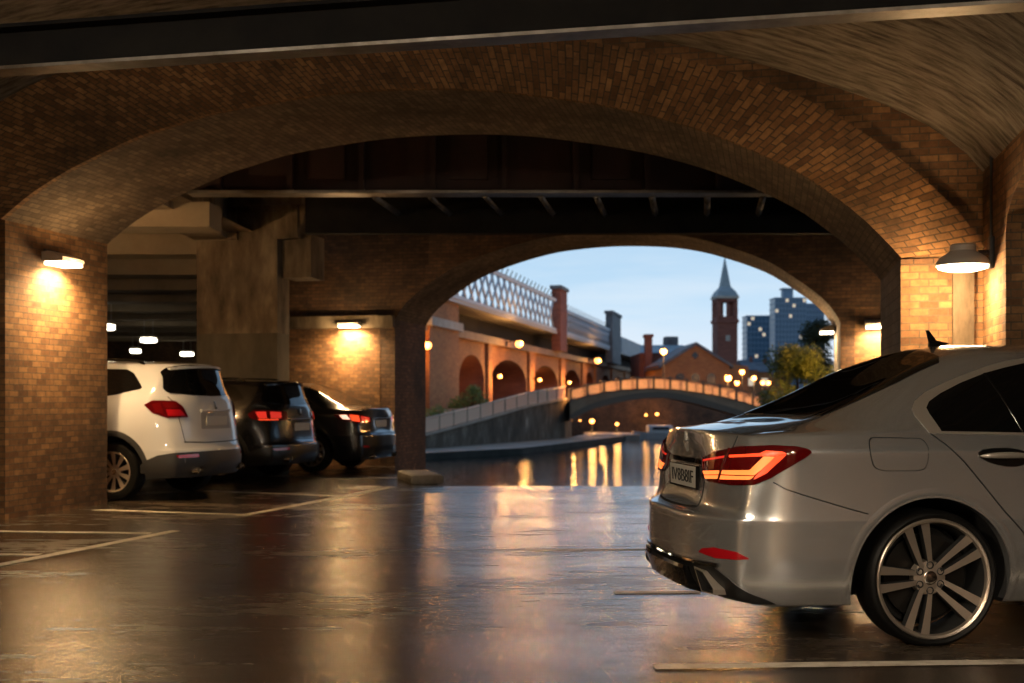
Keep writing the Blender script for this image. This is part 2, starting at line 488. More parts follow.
def build_setting():
    # floor of the car park up to the quay edge
    mb = MB()
    z = 0.0
    mb.face([(-30, -14, z), (20, -14, z), (20, 16.72, z), (-30, 16.72, z)], None)
    mb.face([(-30, 16.72, z), (-1.02, 16.72, z), (-1.12, 17.6, z), (-1.75, 18.6, z), (-2.13, 21.8, z), (-1.75, 23.6, z), (-4.4, 24.2, z), (-5.2, 52, z), (-40, 52, z)], None)
    structure(mb.build('floor', floor_m))
    # quay wall down to the water
    mb = MB()
    edge = [(20, 16.72), (-1.02, 16.72), (-1.12, 17.6), (-1.75, 18.6), (-2.13, 21.8), (-1.75, 23.6), (-4.4, 24.2), (-5.2, 52)]
    for (a, b), (c, d) in zip(edge, edge[1:]):
        mb.face([(a, b, -2.3), (c, d, -2.3), (c, d, -0.004), (a, b, -0.004)], None)
    structure(mb.build('wall_quay', stone_grey))
    # near arch and its pier fronts
    arch_wall('wall_front', A0, NEAR, EXT, 1.9, 5.6, -12, 16, brick, brick_ring, brick_soffit, brick, stone_grey)
    # stone quoin and impost on the right pier, worn plinth at the left
    mb = MB()
    mb.box(P(8.93, 2.375, -0.012), (0.66, 0.03, 0.045), Matrix.Rotation(-TH, 3, 'Z'))
    structure(mb.build('trim_impost', brick_dark))
    # far arch over the canal
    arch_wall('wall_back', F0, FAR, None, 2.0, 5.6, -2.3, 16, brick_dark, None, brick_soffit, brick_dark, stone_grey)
    mb = MB()
    R = Matrix.Rotation(-TH, 3, 'Z')
    mb.box(P(-1.15, 2.62, -0.03, F0), (2.3, 0.22, 0.22), R)
    structure(mb.build('trim_back_impost', concrete))
    mb = MB()
    mb.face([P(-2.3, 0, -0.006, F0), P(-0.28, 0, -0.006, F0), P(-0.28, 2.5, -0.006, F0), P(-2.3, 2.5, -0.006, F0)], None)
    mb.face([P(8.05, -1.8, -0.006, F0), P(12, -1.8, -0.006, F0), P(12, 2.75, -0.006, F0), P(8.05, 2.75, -0.006, F0)], None)
    structure(mb.build('wall_back_facing', brick))
    # boarded vault of the ceiling, running from the near arch to behind the viewer
    V = smooth_curve([Vector((a, b, 0)) for a, b in VAULT], 60)
    al = [0.0]
    for a, b in zip(V, V[1:]): al.append(al[-1] + (b - a).length)
    mb = MB()
    ws = [0, -1.5, -3, -5, -8, -12, -18, -26]
    for i in range(len(V) - 1):
        for w0, w1 in zip(ws, ws[1:]):
            a, b = V[i], V[i + 1]
            mb.face([P(a.x, a.y, w0), P(b.x, b.y, w0), P(b.x, b.y, w1), P(a.x, a.y, w1)], [(al[i], w0), (al[i + 1], w0), (al[i + 1], w1), (al[i], w1)], 0, True)
    structure(mb.build('ceiling', vault_mat))
    # right side wall: a pier, then an opening into the side bay
    def side_wall(name, u, m, w_open, z_spr, z_crown, thick, sgn):
        mb = MB()
        w_a, w_b = w_open
        prof = [(w_a, 0.0), (w_a, z_spr)]
        for k in range(1, 16):
            t = PI * k / 16
            prof.append(((w_a + w_b) / 2 - (w_b - w_a) / 2 * math.cos(t), z_spr + (z_crown - z_spr) * math.sin(t)))
        prof += [(w_b, z_spr), (w_b, 0.0)]
        top = 5.6
        for uu in (u, u + thick * sgn):
            def q(pts): mb.face([P(uu, z_, w_) for w_, z_ in pts], [(w_, z_) for w_, z_ in pts])
            q([(0.0, 0), (w_a, 0), (w_a, top), (0.0, top)])
            q([(w_b, 0), (-26, 0), (-26, top), (w_b, top)])
            for (a, b), (c, d) in zip(prof[1:-1], prof[2:-1]): q([(a, b), (c, d), (c, top), (a, top)])
        for (a, b), (c, d) in zip(prof, prof[1:]):
            mb.face([P(u, b, a), P(u, d, c), P(u + thick * sgn, d, c), P(u + thick * sgn, b, a)], None)
        structure(mb.build(name, m))
    side_wall('wall_right', 9.262, brick, (-1.0, -8.2), 2.5, 3.05, 0.9, 1)
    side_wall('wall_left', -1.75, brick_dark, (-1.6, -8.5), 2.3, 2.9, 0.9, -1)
    mb = MB()                                             # side bays, end wall
    mb.face([P(16, 0, 0), P(16, 0, -26), P(16, 5, -26), P(16, 5, 0)], None)
    mb.face([P(9.3, 3.4, 0), P(16, 3.4, 0), P(16, 3.4, -26), P(9.3, 3.4, -26)], None)
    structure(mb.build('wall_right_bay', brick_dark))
    mb = MB()
    mb.face([P(-12, 0, 0), P(-12, 0, -26), P(-12, 5, -26), P(-12, 5, 0)], None)
    mb.face([P(-12, 3.4, 0), P(-1.8, 3.4, 0), P(-1.8, 3.4, -26), P(-12, 3.4, -26)], None)
    structure(mb.build('wall_left_bay', brick_dark))
    mb = MB()
    mb.face([P(-12, 0, -24), P(16, 0, -24), P(16, 5.6, -24), P(-12, 5.6, -24)], None)
    structure(mb.build('wall_behind', brick))
    # stained concrete strip and stone edge of the right-hand corner pier
    mb = MB()
    mb.box(P(9.10, 1.15, -0.025), (0.17, 0.05, 2.3), Matrix.Rotation(-TH, 3, 'Z'))
    structure(mb.build('trim_pier_strip', concrete))
    # steel beam under the vault
    B0 = Vector((0, 6.0, 0))
    def Pb(u, z_, w): return B0 + AX * u + DX * w + Vector((0, 0, z_))
    mb = MB()
    u0, u1 = -4.4, 3.18
    for (z0, z1, wa, wb) in ((3.0, 3.018, -0.07, 0.07), (3.022, 3.215, -0.012, 0.012), (3.215, 3.235, -0.10, 0.10)):
        c = Pb((u0 + u1) / 2, (z0 + z1) / 2, (wa + wb) / 2)
        mb.box(c, (u1 - u0, wb - wa, z1 - z0), Matrix.Rotation(-TH, 3, 'Z'), 1 if z0 == 3.0 else 0)
    structure(mb.build('ceiling_beam', [steel_dark, steel_flange]))
    # girder bridge between the two arches
    mb = MB()
    mb.box((2.4, 16.05, 4.42), (13.4, 0.05, 0.92), None, 0)
    for k in range(14):
        x = -3.9 + k * 0.95
        mb.box((x, 15.97, 4.42), (0.07, 0.12, 0.9), None, 0)
        if k % 2: mb.box((x + 0.47, 16.0, 4.45), (0.5, 0.06, 0.62), None, 0)
    mb.box((2.4, 16.0, 3.95), (13.4, 0.34, 0.035), None, 1)
    mb.box((3.45, 17.5, 4.2), (12.9, 0.2, 1.16), None, 2)
    mb.box((2.4, 20.6, 4.6), (15.0, 0.2, 0.8), None, 2)
    for k in range(1, 11):
        x = -2.6 + k * 0.62 * 16 / 13.3
        mb.tube([(x, 16.1, 3.93), (x + 0.21, 17.42, 3.9)], 0.045, 4, 1)
    structure(mb.build('beam_girder', [steel_rust, steel_flange, steel_dark]))
    mb = MB()
    mb.face([(-6, 12.5, 4.95), (14, 9, 4.95), (14, 26, 4.95), (-6, 26, 4.95)], None)
    structure(mb.build('ceiling_deck', steel_dark))
    # cable along the pillar foot of the girder
    # concrete pillar with its bracket head, and the haunched beam to the near pier
    p0 = Vector((-4.51, 19.65, 0))
    Rm = Matrix.Rotation(-TH, 3, 'Z')
    def pp(u, z_, w=0): return p0 + AX * u + DX * w + Vector((0, 0, z_))
    mb = MB()
    mb.box(pp(0, 3.055, 0.25), (1.42, 0.5, 1.53), Rm)
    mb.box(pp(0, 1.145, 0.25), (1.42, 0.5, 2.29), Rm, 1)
    mb.box(pp(0.45, 4.09, 0.24), (1.25, 0.46, 0.54), Rm)
    for uu in (-0.08, 0.98): mb.box(pp(uu, 4.09, 0.0), (0.2, 0.1, 0.54), Rm)
    mb.box(pp(0.45, 4.33, 0.0), (1.25, 0.1, 0.1), Rm)
    mb.box(pp(0.45, 4.42, 0.2), (1.45, 0.62, 0.12), Rm)
    mb.prism([pp(1.07, 3.9, 0), pp(1.07, 4.36, 0), pp(1.27, 4.36, 0), pp(1.25, 4.26, 0), pp(1.17, 4.2, 0), pp(1.16, 4.08, 0), pp(1.1, 4.02, 0)], DX * 0.4)
    mb.box(pp(0.98, 3.55, 0.45), (0.5, 0.6, 0.7), Rm)
    structure(mb.build('pillar', [concrete, concrete_low]))
    mb = MB()
    a, b = pp(-0.45, 0, 0.0), P(-0.35, 0, 1.9)
    d = (b - a); sx = AX * 0.3
    for s_ in (1,):
        q = [a - sx, a + sx, b + sx, b - sx]
        lo = [3.84, 3.84, 3.84, 3.84]
        for i in range(4):
            j = (i + 1) % 4
            mb.face([q[i] + Vector((0, 0, 3.84)), q[j] + Vector((0, 0, 3.84)), q[j] + Vector((0, 0, 4.9)), q[i] + Vector((0, 0, 4.9))], None)
        mb.face([p + Vector((0, 0, 3.84)) for p in q], None)
    structure(mb.build('ceiling_haunch_beam', concrete))
    # low ribbed ceiling of the car park on the left
    mb = MB()
    mb.face([(-40, 14.2, 3.95), (-4.6, 14.2, 3.95), (-4.2, 20, 3.95), (-4.4, 24.2, 3.95), (-5.2, 52, 3.95), (-40, 52, 3.95)], None)
    for k in range(11):
        y = 17.0 + k * 3.2
        mb.box((-20, y, 3.78), (31.6, 0.7, 0.34), None)
    structure(mb.build('ceiling_ribbed', concrete_light))
    mb = MB()
    mb.face([(-40, 52, 0), (-5.2, 52, 0), (-5.2, 52, 4), (-40, 52, 4)], None)
    mb.face([(-4.4, 22.6, 0), (-5.2, 52, 0), (-5.2, 52, 4), (-4.4, 22.6, 4)], None)
    mb.face([(-30, 17, 0), (-36, 52, 0), (-36, 52, 4), (-30, 17, 4)], None)
    structure(mb.build('wall_carpark', brick_dark))
    # painted bay lines
    def line(pts, wd, name='floor_marking_line'):
        mb = MB()
        a, b = Vector((*pts[0], 0)), Vector((*pts[1], 0))
        n = (b - a).normalized().cross(Vector((0, 0, 1))) * wd / 2
        k = max(2, int((b - a).length / 0.5))
        for i in range(k):
            p, q = a.lerp(b, i / k), a.lerp(b, (i + 1) / k)
            mb.face([p - n + Vector((0, 0, 0.004)), q - n + Vector((0, 0, 0.004)), q + n + Vector((0, 0, 0.004)), p + n + Vector((0, 0, 0.004))], None)
        return structure(mb.build(name, paint_white))
    def g(px, py):
        Y = 1440 / (py - 400)
        return ((px - 512) / 1200 * Y, Y)
    line([g(-120, 588.5), g(176, 531)], 0.11)
    line([g(-200, 529), g(150, 533.5)], 0.11)
    line([g(-200, 554), g(40, 555)], 0.11)
    line([g(240, 516.3), g(393, 487)], 0.11)
    line([g(94, 510), g(245, 515)], 0.11)
    line([g(205, 491), g(360, 497)], 0.11)
    line([g(654, 667.5), g(1200, 660)], 0.10)
    line([g(614, 593), g(700, 592.5)], 0.10)
    line([g(525, 550.5), g(668, 549.5)], 0.07)
    # kerb stone at the corner of the quay
    mb = MB()
    mb.bbox((-1.36, 17.75, 0.06), (0.5, 1.3, 0.14), 0.06, Matrix.Rotation(0.25, 3, 'Z'))
    structure(mb.build('trim_kerb_stone', stone_kerb))
build_setting()

# ------------------------------------------------------------------ lamps of the car park
def bulkhead(name, pos, face_dir, label, group=None, w=0.34, power=60, tilt=0.35, col=(1.0, 0.62, 0.28), spread=2.7, spill=0.35):
    """rectangular wall lamp: housing, back plate, glowing lens underneath; face_dir = outward normal of the wall"""
    fd = Vector(face_dir).normalized()
    rz = math.atan2(fd.y, fd.x) + PI / 2           # local -y points out of the wall
    root = empty(name, pos, rz, label, 'lamp', group)
    mb = MB(); mb.bbox((0, -0.012, 0.06), (w * 0.7, 0.024, 0.16), 0.008); mb.build('back_plate', black_iron, root)
    mb = MB()
    prof = [(-0.02, 0.10), (-0.10, 0.11), (-0.27, 0.045), (-0.275, 0.0), (-0.03, 0.0)]
    mb.prism([(-w / 2, y, z) for y, z in prof], (w, 0, 0))
    mb.build('housing', enamel, root)
    mb = MB(); mb.bbox((0, -0.155, -0.018), (w * 0.92, 0.225, 0.035), 0.012); mb.build('lens', lamp_white, root)
    area_light('lamp_light', (0, -0.16, -0.045), (0, 0, 0), power, (w * 0.9, 0.2), col, root, spread)
    point_light('lamp_spill', (0, -0.42, -0.10), power * spill, col, 0.08, root)
    return root

def dome_lamp(name, pos, face_dir, label, power, col=(1.0, 0.62, 0.28)):
    """enamel shade on a bracket with a glowing lens below"""
    fd = Vector(face_dir).normalized()
    rz = math.atan2(fd.y, fd.x) + PI / 2
    root = empty(name, pos, rz, label, 'lamp')
    mb = MB(); mb.bbox((0, -0.02, 0.10), (0.10, 0.04, 0.26), 0.012); mb.tube([(0, -0.03, 0.1), (0, -0.12, 0.1)], 0.025, 10); mb.build('bracket', black_iron, root)
    mb = MB()
    M = Matrix.Translation((0, -0.235, 0)) @ Matrix.Diagonal((1.0, 1.0, 1, 1))
    mb.lathe([(0.0, 0.175), (0.085, 0.175), (0.10, 0.16), (0.10, 0.12), (0.115, 0.105), (0.175, 0.07), (0.205, 0.03), (0.208, 0.0), (0.198, 0.0)], 32, M)
    mb.build('lamp_shade', enamel, root)
    mb = MB(); mb.tube([(0.0, -0.02, 0.22), (0.0, -0.02, 0.8), (0.02, -0.02, 1.02)], 0.012, 8); mb.build('conduit', black_iron, root)
    mb = MB(); mb.lathe([(0.0, 0.012), (0.198, 0.012), (0.19, -0.02), (0.12, -0.04), (0.0, -0.045)], 32, M); mb.build('lens', lamp_white, root)
    area_light('lamp_light', (0, -0.235, -0.06), (0, 0, 0), power, (0.3, 0.3), col, root, 2.9)
    point_light('lamp_spill', (0, -0.42, -0.14), power * 4.4, col, 0.10, root)
    return root

bulkhead('wall_lamp', P(0.0, 2.66, 0.78), AX, 'white-glowing rectangular wall lamp on the brick pier beside the white car', power=80, w=0.4, spill=0.3)
dome_lamp('wall_lamp', P(9.262, 2.28, -0.50), -AX, 'grey enamel shade lamp on the lit brick corner pier above the silver car', 17)
bulkhead('wall_lamp', P(-0.80, 2.55, -0.01, F0), -DX, 'glowing oblong lamp on the brick wall above the dark saloon', power=90, w=0.40)
bulkhead('wall_lamp', P(8.42, 2.42, -0.01, F0), -DX, 'glowing wall lamp on brick just inside the stone edge of the near arch', power=80, w=0.42)
bulkhead('wall_lamp', P(7.82, 2.43, 1.5, F0), -AX, 'slanting glowing lamp in front of the green tree under the far arch', power=40, w=0.42, spill=1.2)
bulkhead('wall_lamp', P(-2.6, 2.9, 1.91), DX, 'wall lamp on the car-park side of the near arch, behind its left pier', power=150, w=0.5, spill=1.5)
bulkhead('wall_lamp', P(9.25, 2.6, -8.9), -AX, 'unseen fill lamp added on the right side wall beside the viewer, past the side opening', power=90, w=0.5, spill=0.7, col=(1, 0.84, 0.66))  # out-of-view lamp added to brighten the side of the silver car
# unseen wall lamps added behind the viewer to fill the vault with light
for i, (u, w) in enumerate(((9.24, -12.5), (-1.73, -12.0))):
    bulkhead('wall_lamp', P(u, 2.75, w), -AX if u > 0 else AX, 'unseen fill lamp added on the %s wall of the vault behind the viewer' % ('right' if u > 0 else 'left'), power=160, w=0.5)

def tube_lamp(pos, label, w, drop=0.42, power=60, col=(1, 0.8, 0.5), grp='ceiling lamps deep in the low car park', lens=None):
    root = empty('ceiling_lamp', pos, 0, label, 'lamp', grp)
    mb = MB(); mb.bbox((0, 0, 0.1), (w, 0.3, 0.1), 0.02); mb.tube([(-w * 0.3, 0, 0.1), (-w * 0.3, 0, drop)], 0.012, 6); mb.tube([(w * 0.3, 0, 0.1), (w * 0.3, 0, drop)], 0.012, 6); mb.build('housing', enamel, root)
    mb = MB(); mb.bbox((0, 0, 0.0), (w, 0.34, 0.16), 0.06); mb.build('lens', lens or lamp_cool, root)
    area_light('lamp_light', (0, 0, -0.1), (0, 0, 0), power, (w, 0.3), col, root)
    return root
for (px, py, w, lab) in ((148.6, 340, 0.46, 'second ceiling lamp from the brick pier, the highest in full view'), (135.5, 351, 0.36, 'small ceiling lamp just above the roof rail of the white car'), (187, 354, 0.50, 'ceiling lamp against the edge of the concrete pillar'), (107, 327, 0.36, 'ceiling lamp half hidden by the edge of the brick pier')):
    Y = 1.9 * 1200 / (400 - py)
    tube_lamp(at(px, py, Y), lab, w, 0.75)

# unseen strip lamps added under the vault to brighten the car and brickwork
for (x, y, z, lab) in ((2.4, -6.0, 3.5, 'unseen fill lamp added under the vault, far right of the viewer'), (0.4, -4.6, 3.7, 'unseen fill lamp added under the vault, right of the viewer'), (-3.1, 2.0, 3.6, 'unseen fill lamp added under the vault, left of the viewer'), (1.0, -7.5, 3.7, 'second unseen fill lamp added under the vault, right')):
    u_ = (Vector((x, y, 0)) - A0).dot(AX)
    r_ = tube_lamp((x, y, z), lab, 1.3, interp(VAULT, u_) - z, 520 if x > -3 else 170, (1, 0.82, 0.60), 'fill lamps added out of view')
    point_light('lamp_spill', (0, -0.25, -0.2), 950 if x > -3 else 210, (1, 0.82, 0.60), 0.15, r_)

# ------------------------------------------------------------------ cars
def paint(name, col, rough=0.32, metal=0.75, flake=True):
    m, nt, b = nodes(name)
    b.inputs['Base Color'].default_value = (*col, 1)
    b.inputs['Metallic'].default_value = metal
    b.inputs['Roughness'].default_value = rough
    b.inputs['Coat Weight'].default_value = 1.0
    b.inputs['Coat Roughness'].default_value = 0.03
    return m
silver = paint('paint_silver', (0.70, 0.71, 0.72), 0.25, 0.84)
white_paint = paint('paint_white', (0.59, 0.60, 0.62), 0.4, 0.0)
black_paint = paint('paint_black', (0.006, 0.006, 0.007), 0.25, 0.0)
navy_paint = paint('paint_dark', (0.009, 0.010, 0.012), 0.28, 0.2)
glass_dark = mat('glass_tinted', (0.004, 0.004, 0.004), 0.03, spec=0.6)
chrome = mat('chrome', (0.75, 0.72, 0.68), 0.14, 1.0)
satin = mat('satin_trim', (0.52, 0.47, 0.41), 0.34, 0.65)
alloy = mat('alloy_wheel', (0.58, 0.50, 0.42), 0.33, 0.82)
alloy_dark = mat('alloy_pocket', (0.05, 0.05, 0.05), 0.45, 0.6)
rubber = noise_mat('tyre_rubber', [(0.3, (0.003, 0.003, 0.003)), (0.7, (0.007, 0.0068, 0.0065))], 8, (1, 1, 1), 0.5, 0.1, spec=0.2)
black_plastic = mat('black_plastic', (0.012, 0.012, 0.012), 0.4)
gloss_black = mat('gloss_black', (0.006, 0.006, 0.006), 0.08, coat=0.5)
grey_plastic = mat('grey_plastic', (0.035, 0.036, 0.038), 0.5)
seam_mat = mat('seam_gap', (0.004, 0.004, 0.004), 0.8)
arch_dark = mat('arch_liner', (0.004, 0.004, 0.004), 0.9)
lens_red = mat('lens_red', (0.13, 0.003, 0.004), 0.06, coat=1.0)
lens_deep = mat('lens_deep_red', (0.09, 0.002, 0.003), 0.05, coat=1.0)
glow_red = mat('glow_red', (0.8, 0.05, 0.02), 0.3, emit=(1.0, 0.075, 0.018), es=1.35)
glow_amber = mat('glow_amber', (0.9, 0.2, 0.04), 0.3, emit=(1.0, 0.22, 0.045), es=1.5)
glow_dim = mat('glow_dim', (0.7, 0.03, 0.02), 0.2, emit=(1.0, 0.05, 0.03), es=0.55, coat=1.0)
glow_hot = mat('glow_hot', (0.9, 0.5, 0.4), 0.3, emit=(1.0, 0.5, 0.35), es=1.8)
lens_clear = mat('lens_clear', (0.5, 0.5, 0.5), 0.08, 0.6, coat=1.0)
reflector_red = mat('reflector_red', (0.42, 0.006, 0.012), 0.15, coat=1.0)
plate_face = mat('plate_face', (0.50, 0.48, 0.43), 0.5)
plate_pale = mat('plate_pale', (0.55, 0.53, 0.48), 0.5)
plate_ink = mat('plate_ink', (0.012, 0.012, 0.012), 0.6)
brake_iron = mat('brake_disc', (0.05, 0.047, 0.044), 0.4, 1.0)

def cage_faces(c):
    """closed half-symmetric control cage. c: rear[k][j], side[i][k], front[k][j], top[i][j], bottom[i][j]; j=0 is the centre line"""
    verts, idx, faces, creases = [], {}, [], {}
    def v(p):
        key = (round(p[0], 4), round(p[1], 4), round(p[2], 4))
        if key not in idx:
            idx[key] = len(verts)
            verts.append(Vector(p))
        return idx[key]
    n, K, J = len(c['side']), len(c['side'][0]), len(c['rear'][0])
    def quad(a, b, d, e):
        for sg in (1, -1):
            q = [v((p[0], p[1] * sg, p[2])) for p in (a, b, d, e)]
            q2 = []
            for i in q:
                if i not in q2: q2.append(i)
            if len(q2) > 2: faces.append(q2 if sg > 0 else q2[::-1])
    S = c['side']
    for i in range(n - 1):
        for k in range(K - 1): quad(S[i][k], S[i + 1][k], S[i + 1][k + 1], S[i][k + 1])
    for nm, ii in (('rear', 0), ('front', n - 1)):
        R = [list(r) + [S[ii][k]] for k, r in enumerate(c[nm])]
        for k in range(K - 1):
            for j in range(J): quad(R[k][j], R[k][j + 1], R[k + 1][j + 1], R[k + 1][j])
    for nm, kk in (('top', K - 1), ('bottom', 0)):
        T = []
        for i in range(n):
            if i == 0: row = list(c['rear'][kk])
            elif i == n - 1: row = list(c['front'][kk])
            else: row = list(c[nm][i])
            T.append(row + [S[i][kk]])
        for i in range(n - 1):
            for j in range(J): quad(T[i][j], T[i + 1][j], T[i + 1][j + 1], T[i][j + 1])
    def crease(pts, w):
        for a, b in zip(pts, pts[1:]):
            for sg in (1, -1):
                ka = (round(a[0], 4), round(a[1] * sg, 4), round(a[2], 4)); kb = (round(b[0], 4), round(b[1] * sg, 4), round(b[2], 4))
                if ka in idx and kb in idx: creases[frozenset((idx[ka], idx[kb]))] = w
    for k, w in c.get('level_crease', {}).items():
        crease([S[i][k] for i in range(n)], w)
        crease(list(c['rear'][k]) + [S[0][k]], w)
        crease(list(c['front'][k]) + [S[n - 1][k]], w)
    for pts, w in c.get('crease', []): crease(pts, w)
    return verts, faces, creases

def subdivide(verts, faces, creases, level, fit=3):
    """subdivision surface that passes through the given points"""
    target = [v.copy() for v in verts]
    cage = [v.copy() for v in verts]
    def make(pts, lv):
        me = bpy.data.meshes.new('tmp')
        me.from_pydata([tuple(p) for p in pts], [], faces)
        bm = bmesh.new(); bm.from_mesh(me)
        bmesh.ops.recalc_face_normals(bm, faces=bm.faces)
        cl = bm.edges.layers.float.get('crease_edge') or bm.edges.layers.float.new('crease_edge')
        for e in bm.edges:
            e[cl] = creases.get(frozenset((e.verts[0].index, e.verts[1].index)), 0.0)
        bm.to_mesh(me); bm.free()
        o = bpy.data.objects.new('tmp', me); COL.objects.link(o)
        md = o.modifiers.new('s', 'SUBSURF'); md.levels = lv; md.render_levels = lv
        dg = bpy.context.evaluated_depsgraph_get(); dg.update()
        ev = bpy.data.meshes.new_from_object(o.evaluated_get(dg))
        bpy.data.objects.remove(o); bpy.data.meshes.remove(me)
        return ev
    for it in range(fit):
        ev = make(cage, 2)
        for i in range(len(cage)):
            cage[i] += (target[i] - ev.vertices[i].co) * 0.9
        bpy.data.meshes.remove(ev)
    me = make(cage, level)
    me.polygons.foreach_set('use_smooth', [True] * len(me.polygons))
    return me

class Body:
    """evaluated body skin, for laying panels on"""
    def __init__(s, me):
        s.V = [v.co.copy() for v in me.vertices]
        s.Nn = [v.normal.copy() for v in me.vertices]
        s.F = [tuple(p.vertices) for p in me.polygons]
        s.bvh = BVHTree.FromPolygons(s.V, s.F)
    def hit(s, p, d):
        loc, nor, i, dist = s.bvh.ray_cast(p - d * 6, d)
        if loc is None:
            loc, nor, i, dist = s.bvh.find_nearest(p)
        f = s.F[i]
        w = poly_3d_calc([s.V[k] for k in f], loc)
        n = Vector((0, 0, 0))
        for k, x in zip(f, w): n += s.Nn[k] * x
        return loc, n.normalized()

def resample(poly, step, closed=True):
    out = []
    m = len(poly)
    for i in range(m if closed else m - 1):
        a, b = poly[i], poly[(i + 1) % m]
        k = max(1, int(math.ceil((b - a).length / step)))
        for t in range(k): out.append(a.lerp(b, t / k))
    if not closed: out.append(poly[-1])
    return out

def round_poly(poly, r, seg=4):
    out = []
    n = len(poly)
    for i in range(n):
        p0, p, p1 = poly[i - 1], poly[i], poly[(i + 1) % n]
        a, b = (p0 - p), (p1 - p)
        k = min(r, a.length * 0.45, b.length * 0.45)
        a, b = p + a.normalized() * k, p + b.normalized() * k
        for t in range(seg + 1):
            t /= seg
            out.append(a * (1 - t) ** 2 + p * 2 * t * (1 - t) + b * t * t)
    return out

def panel(name, body, pts, d, mats, parent, lift=0.003, sink=0.006, step=0.03, rnd=0.0, flip=1, rim=True):
    """a skin of its own lying on the body: outline (s,t,z) seen along d, lifted a little, with an edge going down into the body"""
    d = Vector((d[0], d[1] * flip, d[2])).normalized()
    U = Vector((0, 0, 1)).cross(d)
    if U.length < 0.1: U = Vector((0, 1, 0))
    U.normalize()
    W = d.cross(U)
    P3 = [Vector((p[0], p[1] * flip, p[2])) for p in pts]
    o = P3[0]
    P2 = [Vector(((p - o).dot(U), (p - o).dot(W))) for p in P3]
    if rnd: P2 = round_poly(P2, rnd)
    B = resample(P2, step)
    x0, x1 = min(p.x for p in B), max(p.x for p in B)
    y0, y1 = min(p.y for p in B), max(p.y for p in B)
    inner = []
    def inside(p):
        c = False
        for i in range(len(B)):
            a, b = B[i - 1], B[i]
            if (a.y > p.y) != (b.y > p.y) and p.x < (b.x - a.x) * (p.y - a.y) / (b.y - a.y) + a.x: c = not c
        return c
    ny = int((y1 - y0) / step) + 1
    nx = int((x1 - x0) / step) + 1
    for i in range(nx):
        for j in range(ny):
            p = Vector((x0 + (i + 0.5) * step, y0 + (j + 0.5) * step))
            if inside(p) and min((p - q).length for q in B) > step * 0.45: inner.append(p)
    nb = len(B)
    vo, ed, fa, *_ = geometry.delaunay_2d_cdt(B + inner, [(i, (i + 1) % nb) for i in range(nb)], [list(range(nb))], 1, 1e-6)
    tops, nors = [], []
    for p in vo:
        q = o + U * p[0] + W * p[1]
        loc, n = body.hit(q, d)
        tops.append(loc + n * lift); nors.append(n)
    faces = []
    for f in fa:
        a, b, c = (tops[i] for i in f[:3])
        nn = (b - a).cross(c - a)
        faces.append(tuple(f) if nn.dot(nors[f[0]]) > 0 else tuple(f[::-1]))
    V = list(tops); NN = list(nors)
    if rim:
        cnt = {}
        for f in faces:
            for a, b in zip(f, f[1:] + f[:1]):
                cnt[frozenset((a, b))] = cnt.get(frozenset((a, b)), 0) + 1
        for f in list(faces):
            for a, b in zip(f, f[1:] + f[:1]):
                if cnt[frozenset((a, b))] == 1:
                    k = len(V)
                    pa, pb = tops[a], tops[b]
                    qa, qb = pa - nors[a] * (lift + sink), pb - nors[b] * (lift + sink)
                    V += [pa, pb, qb, qa]
                    sn = (qa - pa).cross(pb - pa).normalized()
                    NN += [sn] * 4
                    faces.append((k + 1, k, k + 3, k + 2))
    me = bpy.data.meshes.new(name)
    me.from_pydata([tuple(p) for p in V], [], faces)
    me.polygons.foreach_set('use_smooth', [True] * len(me.polygons))
    me.normals_split_custom_set_from_vertices([tuple(n) for n in NN])
    for m in (mats if isinstance(mats, (list, tuple)) else [mats]): me.materials.append(m)
    ob = bpy.data.objects.new(name, me)
    return link(ob, parent)

def strip(pts, wd, closed=False):
    """outline of a band of width wd along pts; points (s,t,z), widened in the plane nearest the path"""
    pts = [Vector(p) for p in pts]
    L_, R_ = [], []
    for i, p in enumerate(pts):
        d = (pts[min(i + 1, len(pts) - 1)] - pts[max(i - 1, 0)]).normalized()
        yield_n = None
        L_.append((p, d)); R_.append((p, d))
    return L_

def seam(name, body, pts, d, wd, m, parent, lift=0.0015, flip=1):
    """narrow band along a path on the skin"""
    d = Vector((d[0], d[1] * flip, d[2])).normalized()
    P3 = resample([Vector((p[0], p[1] * flip, p[2])) for p in pts], 0.02, False)
    H = [body.hit(p, d) for p in P3]
    V, NN, F = [], [], []
    for i, (p, n) in enumerate(H):
        t = (H[min(i + 1, len(H) - 1)][0] - H[max(i - 1, 0)][0])
        b = n.cross(t)
        if b.length < 1e-9: b = Vector((0, 0, 1))
        b.normalize()
        for k, e in ((-0.5, lift), (0.5, lift)):
            V.append(p + b * wd * k + n * e); NN.append(n)
    for i in range(len(H) - 1):
        a = 2 * i
        F.append((a, a + 1, a + 3, a + 2))
    V2 = [v - NN[i] * 0.01 for i, v in enumerate(V)]
    k = len(V)
    for i in range(len(H) - 1):
        a = 2 * i
        F.append((a, a + 2, a + 2 + k, a + k)); F.append((a + 1, a + 1 + k, a + 3 + k, a + 3))
    me = bpy.data.meshes.new(name)
    me.from_pydata([tuple(v) for v in V + V2], [], F)
    me.polygons.foreach_set('use_smooth', [True] * len(me.polygons))
    me.materials.append(m)
    bm = bmesh.new(); bm.from_mesh(me); bmesh.ops.recalc_face_normals(bm, faces=bm.faces); bm.to_mesh(me); bm.free()
    ob = bpy.data.objects.new(name, me)
    return link(ob, parent)

